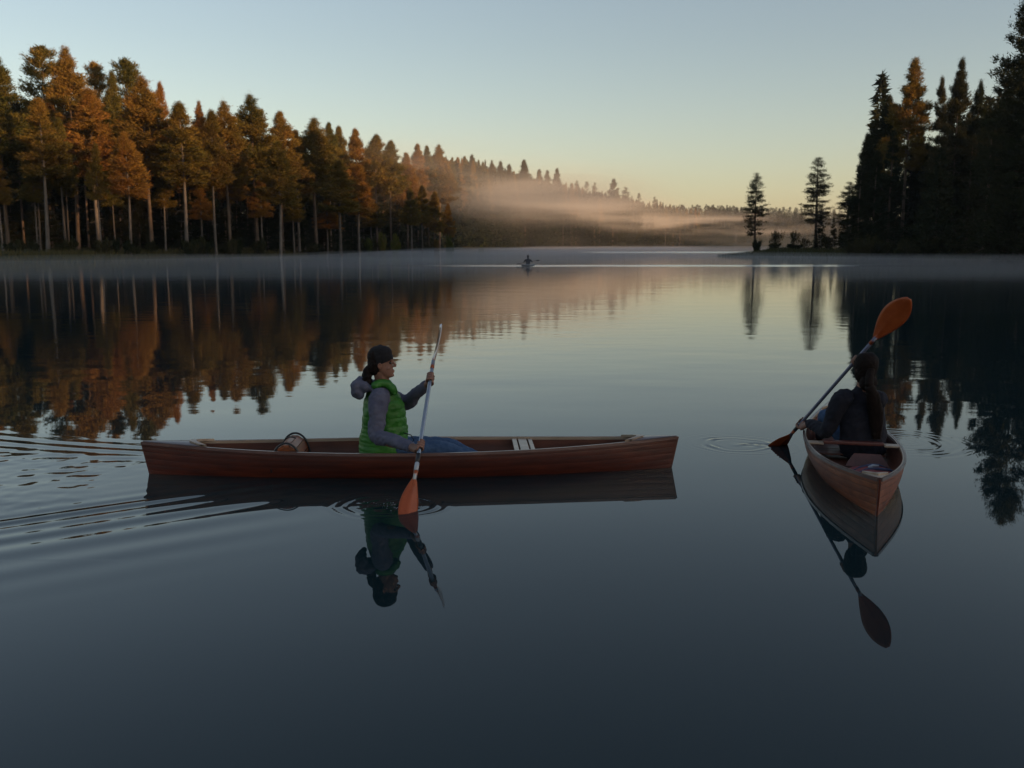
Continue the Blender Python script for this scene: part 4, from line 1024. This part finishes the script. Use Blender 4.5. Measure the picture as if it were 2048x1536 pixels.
vrows = [(908, 766, .190, .190), (893, 767, .196, .192), (878, 768, .190, .178), (855, 770, .178, .158), (825, 768, .168, .150), (803, 766, .150, .140), (786, 764, .120, .118), (774, 763, .100, .095), (766, 764, .086, .085)]
soften('vest', [torso(0, 0, vrows)] + [limb([U(748, 772, 7.03), U(762, 766, 7.06), U(780, 771, 7.08), U(790, 788, 7.08)], [.030, .032, .030, .025])] + [limb([U(748, 772, 7.25), U(762, 766, 7.22), U(780, 771, 7.20), U(790, 788, 7.2)], [.030, .032, .030, .025])], 0.0065, M['vest'], p1, 3, quilt)
link('drawstring', tube_mesh('drawstring', [U(808, 866, 6.98) - seat1, U(822, 870, 6.97) - seat1, U(828, 880, 6.97) - seat1, U(818, 888, 6.97) - seat1], 0.004, 6, M['black']), p1)
# cap and tied-back hair
(cv, cf_), Lc = head_parts(chin, (1, 0.02, 0.02), (0.02, 0, 1), 0.006, 0.985)
up_c = (Lc(0, 0, 1) - Lc(0, 0, 0)).normalized()
capn = (Lc(-.42, 0, -1) - Lc(0, 0, 0)).normalized()
soften('cap', [(cv, cf_), ball(Lc(-.005, 0, .19), .088, .078, .056)], 0.005, M['cap'], p1, 2, folds(0.004, 0.03, 4), cut=[(Lc(.092, 0, .139), (Lc(.34, 0, -1) - Lc(0, 0, 0)).normalized())])
(hc, hcf), Lz = head_parts(chin, (1, 0.02, 0.02), (0.02, 0, 1), 0.007, 0.985)
soften('hair', [(hc, hcf)], 0.005, M['hair'], p1, 1, folds(0.003, 0.015, 5), cut=[(Lh(-.022, 0, .1), (Lh(1, 0, .25) - Lh(0, 0, 0)).normalized()), (Lh(-.02, 0, .045), (Lh(.5, 0, -1) - Lh(0, 0, 0)).normalized())])
soften('bun', [loft([(Lh(-.035, 0, .03), .052, .040, SD), (Lh(-.045, 0, .06), .068, .052, SD), (Lh(-.045, 0, .10), .077, .060, SD), (Lh(-.04, 0, .14), .076, .062, SD), (Lh(-.03, 0, .17), .07, .06, SD)], 18),
                 limb([U(742, 735, 7.08), U(735, 744, 7.08), U(733, 756, 7.08), U(739, 768, 7.07), U(745, 776, 7.06)], [.030, .036, .036, .026, .010]),
                 ball(U(735, 751, 7.08), .036, .042, .040)], 0.005, M['hair'], p1, 2, folds(0.008, 0.018, 6))

# ------------------------------------------------------------------ dark haired paddler in the second canoe
r0 = U0(1562, 892); r1 = U(1817, 600, 7.10)
ax2, q2, L2 = paddle('orange bladed paddle held slantwise by the dark haired paddler, one blade raised high', r0, r1, (0.35, -1, 0.1), (-0.25, -1, 0.05), blade=0.47, bw=0.096, sub=0.26, shaft=M['alu_dark'], ferr=[(0.50, 0.56, M['black'])])
seat2 = Vector((U(1728, 880, 7.62).x, 7.62, 0.09))
p2 = empty('person', seat2); tag(p2, 'paddler in dark navy top with long brown ponytail seen from behind in the amber canoe', 'person')
g2L = q2(nearest_t(1604, 846, q2, L2)); g2R = q2(nearest_t(1716, 722, q2, L2))
ch2 = U(1729, 764, 7.49)
fw2 = (-0.12, 1, 0.0); SX = Vector((1, 0.1, 0))
(hv2, hf2_), Lh2 = head_parts(ch2, fw2, (0, 0, 1), 0.0, 0.93)
s2L, e2L, w2L = U(1684, 797, 7.50), U(1653, 861, 7.60), U(1620, 847, 7.86)
s2R, e2R, w2R = U(1757, 799, 7.52), U(1741, 808, 7.76), U(1731, 750, 7.66)
tr2 = [(905, 1727, .125, .195), (880, 1726, .122, .195), (850, 1725, .118, .190), (820, 1724, .120, .182), (798, 1725, .105, .160), (784, 1726, .075, .115), (774, 1727, .055, .065)]
def torso2(gf=0, gs=0): return loft([(U(cx_, y_, 7.60 - 0.06 * (905 - y_) / 130), rs_ + gs, rf_ + gf, SX) for y_, cx_, rf_, rs_ in tr2], 24)
hp2L, hp2R = U(1705, 893, 7.68), U(1750, 893, 7.66)
k2L, k2R = U(1652, 832, 8.0), U(1735, 850, 8.05)
a2L, a2R = Vector((k2L.x + .06, 8.30, .09)), Vector((k2R.x + .05, 8.35, .09))
legs2 = lambda g: [limb([hp2L, (hp2L + k2L) / 2, k2L, (k2L + a2L) / 2, a2L], [.080 + g, .070 + g, .055 + g, .048 + g, .038 + g]), limb([hp2R, (hp2R + k2R) / 2, k2R, (k2R + a2R) / 2, a2R], [.080 + g, .070 + g, .055 + g, .048 + g, .038 + g]), ball((hp2L + hp2R) / 2, .16 + g, .11 + g, .08 + g)]
feet2 = [limb([a_, a_ + Vector((0.01, .06, -.02)), a_ + Vector((.02, .14, .02))], [.035, .038, .025]) for a_ in (a2L, a2R)]
body2 = [(hv2, hf2_), limb([U(1727, 780, 7.53), U(1728, 766, 7.52), Lh2(-.01, 0, .05)], [.060, .053, .055]), torso2(-.03, -.03), limb([s2L, e2L, w2L], [.048, .040, .028]), limb([s2R, e2R, w2R], [.048, .040, .028])] + face_parts(Lh2, .95) + legs2(-.012) + feet2
body2 += grip(g2L, ax2, w2L, flip=1) + grip(g2R, ax2, w2R, flip=-1)
b2 = soften('body', body2, 0.0042, M['skin'], p2, 2)
for sg in (-1, 1):
    me = bpy.data.meshes['eye'].copy(); o = link('eye', me, b2); o.location = Lh2(.072, sg * .031, .112) - seat2
soften('jeans', legs2(.008), 0.008, M['jeans'], p2, 4, folds(0.010, 0.05, 5))
soften('jumper', [torso2(.0, .0), loft([(U(1727, 781, 7.54), .088, .075, SX), (U(1728, 771, 7.53), .064, .062, SX)], 20), slv(s2L, e2L, w2L, Vector((.05, 0, 0))), slv(s2R, e2R, w2R, Vector((-.05, 0, 0)))], 0.007, M['navy'], p2, 5, folds(0.014, 0.06, 7))
(h3, f3), Lg = head_parts(ch2, fw2, (0, 0, 1), 0.018, 0.96)
tail = [Lg(-.098, 0, .12), U(1738, 768, 7.36), U(1744, 785, 7.37), U(1748, 808, 7.40), U(1751, 832, 7.43), U(1752, 856, 7.45), U(1753, 878, 7.46)]
fn = (Lg(1, 0, -.35) - Lg(0, 0, 0)).normalized()
soften('hair', [(h3, f3), ball(Lg(-.03, 0, .17), .085, .088, .07), ball(Lg(-.066, 0, .0), .074, .045, .07)], 0.005, M['hair2'], p2, 3, folds(0.006, 0.02, 8), cut=[(Lg(.045, 0, .10), fn)])
soften('ponytail', [limb(tail, [.030, .034, .044, .050, .048, .040, .014]), limb([t_ + Vector((.02, -.01, 0)) for t_ in tail[2:]], [.03, .038, .04, .03, .01]), limb([t_ + Vector((-.022, -.008, 0)) for t_ in tail[2:]], [.03, .036, .034, .026, .01]), ball(tail[1], .034, .032, .026)], 0.005, M['hair2'], p2, 2, folds(0.004, 0.03, 9))

# flat red bag with dark straps lying in the near end of the second canoe
bx = U(1747, 937, 7.06); bx.z = 0.036
bg = empty('bag', (bx.x, bx.y, 0.036), 0.12); tag(bg, 'flat dull red bag with dark straps lying in the near end of the amber canoe', 'bag')
V, Fc = [], []; nx_, ny_ = 22, 14
for j in range(ny_):
    for i in range(nx_):
        u_, v_ = i / (nx_ - 1) * 2 - 1, j / (ny_ - 1) * 2 - 1; hh = 0.055 * (max(0, 1 - abs(u_) ** 4) * max(0, 1 - abs(v_) ** 4)) ** 0.5
        V.append((u_ * 0.155 * (1 - .15 * (v_ < -.5)), v_ * 0.15, hh * (1 + .25 * (float(vnoise(np.array([u_]), np.array([v_]), .35, 3)[0]) - .5)) + 0.001))
for j in range(ny_ - 1):
    for i in range(nx_ - 1): Fc.append((j * nx_ + i, j * nx_ + i + 1, (j + 1) * nx_ + i + 1, (j + 1) * nx_ + i))
link('body', mesh('bag_body', V, Fc, M['bagred'], True), bg)
for y0_, y1_ in ((-.05, -.09), (.03, .075)):
    link('strap', tube_mesh('strap', [(-.145, y0_, .03), (-.08, y0_ + .01, .056), (0, (y0_ + y1_) / 2, .064), (.08, y1_, .058), (.15, y1_, .03)], [.008, .010, .012, .010, .007], 8, M['strap']), bg)
link('buckle', tube_mesh('buckle', [(-.05, -.02, .066), (-.01, -.005, .072), (.04, .0, .068)], [.010, .014, .008], 8, M['grey']), bg)

# ------------------------------------------------------------------ the far kayaker
kD = 78.0; kp = U0(1056, 533); kp = Vector((X(1056, kD), kD, 0))
kk = empty('kayak', (kp.x, kp.y, 0), R(68)); tag(kk, 'small dark kayak far out on the lake in the pale streak', 'kayak')
V, Fc = [], []; S_ = np.linspace(-1, 1, 25); sec = [(math.cos(a_), math.sin(a_)) for a_ in np.linspace(0, 2 * math.pi, 12, endpoint=False)]
for s in S_:
    b_ = 0.29 * (1 - abs(s) ** 2.2) + 0.01; zc = 0.04 + 0.10 * abs(s) ** 3
    for c_, sn in sec: V.append((s * 1.6, b_ * c_, zc + 0.10 * sn * (0.25 + 0.75 * (1 - abs(s) ** 2))))
for i in range(24):
    for j in range(12): Fc.append((i * 12 + j, i * 12 + (j + 1) % 12, (i + 1) * 12 + (j + 1) % 12, (i + 1) * 12 + j))
Fc += [tuple(range(11, -1, -1)), tuple(24 * 12 + j for j in range(12))]
me = mesh('hull', V, Fc, M['black'], True); link('hull', me, kk)
link('cockpit_rim', tube_mesh('cockpit_rim', [(0.42 * math.cos(a_), 0.24 * math.sin(a_), 0.145) for a_ in np.linspace(0, 6.28, 21)], 0.015, 6, M['grey']), kk)
p3 = empty('person', (kp.x, kp.y, 0.05)); tag(p3, 'tiny dark figure in a pointed hat sitting in the far kayak', 'person')
o3 = Vector((kp.x, kp.y, 0)); KX = Vector((1, 0, 0))
t3 = [(o3 + Vector((0, 0, z_)), a_, b_, KX) for z_, a_, b_ in ((.08, .19, .15), (.25, .17, .13), (.42, .21, .13), (.54, .19, .11), (.60, .07, .07))]
hands3 = [o3 + Vector((-.32, .35, .36)), o3 + Vector((.32, .35, .40))]
parts = [loft(t3, 16), limb([o3 + Vector((0, 0, .58)), o3 + Vector((0, .01, .66))], [.05, .05]), ball(o3 + Vector((0, .02, .735)), .078, .092, .105)]
for sg, hnd in ((-1, hands3[0]), (1, hands3[1])): parts.append(limb([o3 + Vector((sg * .19, 0, .52)), o3 + Vector((sg * .33, .08, .33)), hnd], [.06, .048, .035])); parts.append(ball(hnd, .04, .04, .045)); parts.append(limb([o3 + Vector((sg * .1, 0, .1)), o3 + Vector((sg * .13, .45, .14))], [.09, .06]))
soften('body', parts, 0.018, M['navy'], p3, 2)
soften('hat', [loft([(o3 + Vector((0, .02, .76)), .10, .11, KX), (o3 + Vector((0, .02, .82)), .085, .09, KX), (o3 + Vector((0, .02, .88)), .05, .05, KX), (o3 + Vector((0, .02, .94)), .015, .015, KX)], 12)], 0.012, M['black'], p3, 1)
pd = empty('paddle', o3 + Vector((0, .35, .38))); tag(pd, 'thin paddle held level by the tiny figure in the far kayak', 'paddle')
link('shaft', tube_mesh('shaft', [(-.75, .25, -.20), (0, 0, -.05), (.6, -.2, .05)], .015, 6, M['black']), pd)
for sg, zz in ((-1, -.2), (1, .06)): link('blade', tube_mesh('blade', [(sg * .62, -sg * .21, zz), (sg * .75, -sg * .25, zz * 1.1), (sg * .88, -sg * .29, zz * 1.2), (sg * .95, -sg * .31, zz * 1.25)], [.015, .05, .05, .02], 4, M['black']), pd)

# ------------------------------------------------------------------ air: haze over everything, mist lying on the lake, lit mist drifting off the far slope
def vol_mat(name, density, color, aniso=0.0):
    m, n, l, out = newmat(name); v = n.new('ShaderNodeVolumePrincipled'); v.inputs['Density'].default_value = density
    v.inputs['Color'].default_value = (*color, 1); v.inputs['Anisotropy'].default_value = aniso; l.new(v.outputs[0], out.inputs['Volume']); return m, n, l, v
def plain_box(name, x0, x1, y0, y1, z0, z1, mat):
    V = [(x, y, z) for z in (z0, z1) for y in (y0, y1) for x in (x0, x1)]
    return link(name, mesh(name, V, [(0, 2, 3, 1), (4, 5, 7, 6), (0, 1, 5, 4), (2, 6, 7, 3), (0, 4, 6, 2), (1, 3, 7, 5)], mat))
m, n, l, v = vol_mat('haze_air', 0.00010, (0.86, 0.90, 1.0), 0.3)
tag(plain_box('haze', -4100, 4100, -420, 5100, -4.0, 95, m), 'faint blue haze in the air over the whole lake', 'haze', kind='stuff')

# mist on the water: closed sheet with an uneven top
def mist_sheet(name, poly_fn, xs, ys, top_fn, mat, label):
    Xg, Yg = np.meshgrid(xs, ys); Z = top_fn(Xg, Yg); nx_, ny_ = len(xs), len(ys)
    Vt = np.stack([Xg.ravel(), Yg.ravel(), Z.ravel()], 1); Vb = Vt.copy(); Vb[:, 2] = 0.03
    i = np.arange(nx_ * ny_).reshape(ny_, nx_); o_ = nx_ * ny_
    T1 = np.stack([i[:-1, :-1].ravel(), i[:-1, 1:].ravel(), i[1:, 1:].ravel(), i[1:, :-1].ravel()], 1); T2 = T1[:, ::-1] + o_
    S1 = [[i[0, q], i[0, q] + o_, i[0, q + 1] + o_, i[0, q + 1]] for q in range(nx_ - 1)] + [[i[-1, q + 1], i[-1, q + 1] + o_, i[-1, q] + o_, i[-1, q]] for q in range(nx_ - 1)]
    S1 += [[i[q + 1, 0], i[q + 1, 0] + o_, i[q, 0] + o_, i[q, 0]] for q in range(ny_ - 1)] + [[i[q, -1], i[q, -1] + o_, i[q + 1, -1] + o_, i[q + 1, -1]] for q in range(ny_ - 1)]
    T = np.concatenate([T1, T2, np.array(S1)])
    tag(link(name, npmesh(name, np.concatenate([Vt, Vb]), T, mat, True)), label, 'mist', kind='stuff')
m, n, l, v = vol_mat('lake_mist', 0.0066, (0.9, 0.93, 1.0), 0.2)
def mtop(x, y):
    h = 0.25 + 0.50 * sm(42, 80, y) * (0.5 + 1.0 * vnoise(x, y, 14, 21)) + 0.5 * sm(90, 170, y) * vnoise(x, y, 25, 22)
    dl = dist_poly(x, y, LEFT); dr = dist_poly(x, y, RIGHT); ins = inside(x, y, LAKE)
    return 0.06 + h * sm(24, 80, y) * (1 - sm(300, 420, y)) * np.where(ins, 0.12 + 0.88 * sm(0, 18, np.minimum(dl, dr)), 0.05)
mist_sheet('lake_mist', None, coords([(-62, 62, 2.0)]), coords([(24, 170, 2.5), (170, 430, 10)]), mtop, m, 'thin blue grey mist lying on the water below both shores')

m, n, l, v = vol_mat('drift_mist', 0.0, (1.0, 0.96, 0.86), 0.0)
geo = n.new('ShaderNodeNewGeometry'); sep = n.new('ShaderNodeSeparateXYZ'); l.new(geo.outputs['Position'], sep.inputs[0])
mp = n.new('ShaderNodeMapping'); mp.inputs['Scale'].default_value = (0.010, 0.0075, 0.10); mp.inputs['Rotation'].default_value = (0.02, 0.05, 0.3); l.new(geo.outputs['Position'], mp.inputs[0])
nz = tex_noise(n, l, mp.outputs[0], 1.0, 4, 0.6, 0.3)
nz = math_(n, l, 'MULTIPLY_ADD', nz, 7.0, -3.1, clamp=True)
def mr_(src, a, b, c=0.0, d=1.0):
    q = n.new('ShaderNodeMapRange'); q.interpolation_type = 'SMOOTHSTEP'; l.new(src, q.inputs[0]); q.inputs[1].default_value = a; q.inputs[2].default_value = b; q.inputs[3].default_value = c; q.inputs[4].default_value = d; return q.outputs[0]
prof = math_(n, l, 'MULTIPLY', mr_(sep.outputs[2], 7, 16), mr_(sep.outputs[2], 25, 17))
prof = math_(n, l, 'ADD', prof, 0.06)
prof = math_(n, l, 'MULTIPLY', prof, math_(n, l, 'MULTIPLY', mr_(sep.outputs[1], 150, 240), mr_(sep.outputs[1], 1000, 700)))
y2 = math_(n, l, 'SUBTRACT', sep.outputs[1], 150.0); y2 = math_(n, l, 'MULTIPLY', math_(n, l, 'MULTIPLY', y2, y2), 0.0005)
xe = math_(n, l, 'SUBTRACT', math_(n, l, 'ADD', sep.outputs[0], 30.0), y2)       # metres out from the left shoreline
prof = math_(n, l, 'MULTIPLY', prof, math_(n, l, 'MULTIPLY', mr_(xe, -30, 5), mr_(xe, 75, 15)))
l.new(math_(n, l, 'MULTIPLY', math_(n, l, 'MULTIPLY', nz, prof), 0.0130), v.inputs['Density'])
o = plain_box('drifting_mist', -80, 330, 150, 1000, 0.4, 29, m); tag(o, 'orange lit mist drifting low along the far left slope', 'mist', kind='stuff')
m.cycles.volume_step_rate = 0.25 if hasattr(m.cycles, 'volume_step_rate') else 0

# ------------------------------------------------------------------ small things afloat
V, Fc = [], []
rs = np.random.RandomState(2); pc = U0(792, 1012)
for i in range(46):
    r_ = rs.uniform(0.0012, 0.0042); c_ = pc + Vector((rs.normal(-.03, .07), rs.normal(.0, .05), 0.002 + abs(rs.normal(0, .006)))); b_ = len(V)
    for la in (-1, 0, 1):
        for lo in range(6): V.append(c_ + Vector((r_ * math.cos(lo * 1.047) * (1 - .5 * abs(la)), r_ * math.sin(lo * 1.047) * (1 - .5 * abs(la)), r_ * la * .8)))
    for la in range(2):
        for lo in range(6): Fc.append((b_ + la * 6 + lo, b_ + la * 6 + (lo + 1) % 6, b_ + la * 6 + 6 + (lo + 1) % 6, b_ + la * 6 + 6 + lo))
    Fc.append(tuple(b_ + 12 + q for q in range(6)))
m, n, l, out = newmat('drops'); p = n.new('ShaderNodeBsdfPrincipled'); p.inputs['Base Color'].default_value = (0.25, 0.28, 0.3, 1); p.inputs['Roughness'].default_value = 0.08; l.new(p.outputs[0], out.inputs['Surface'])
tag(link('splash_drops', mesh('splash_drops', V, Fc, m, True)), 'fine drops thrown up round the low paddle blade', 'drops', kind='stuff')
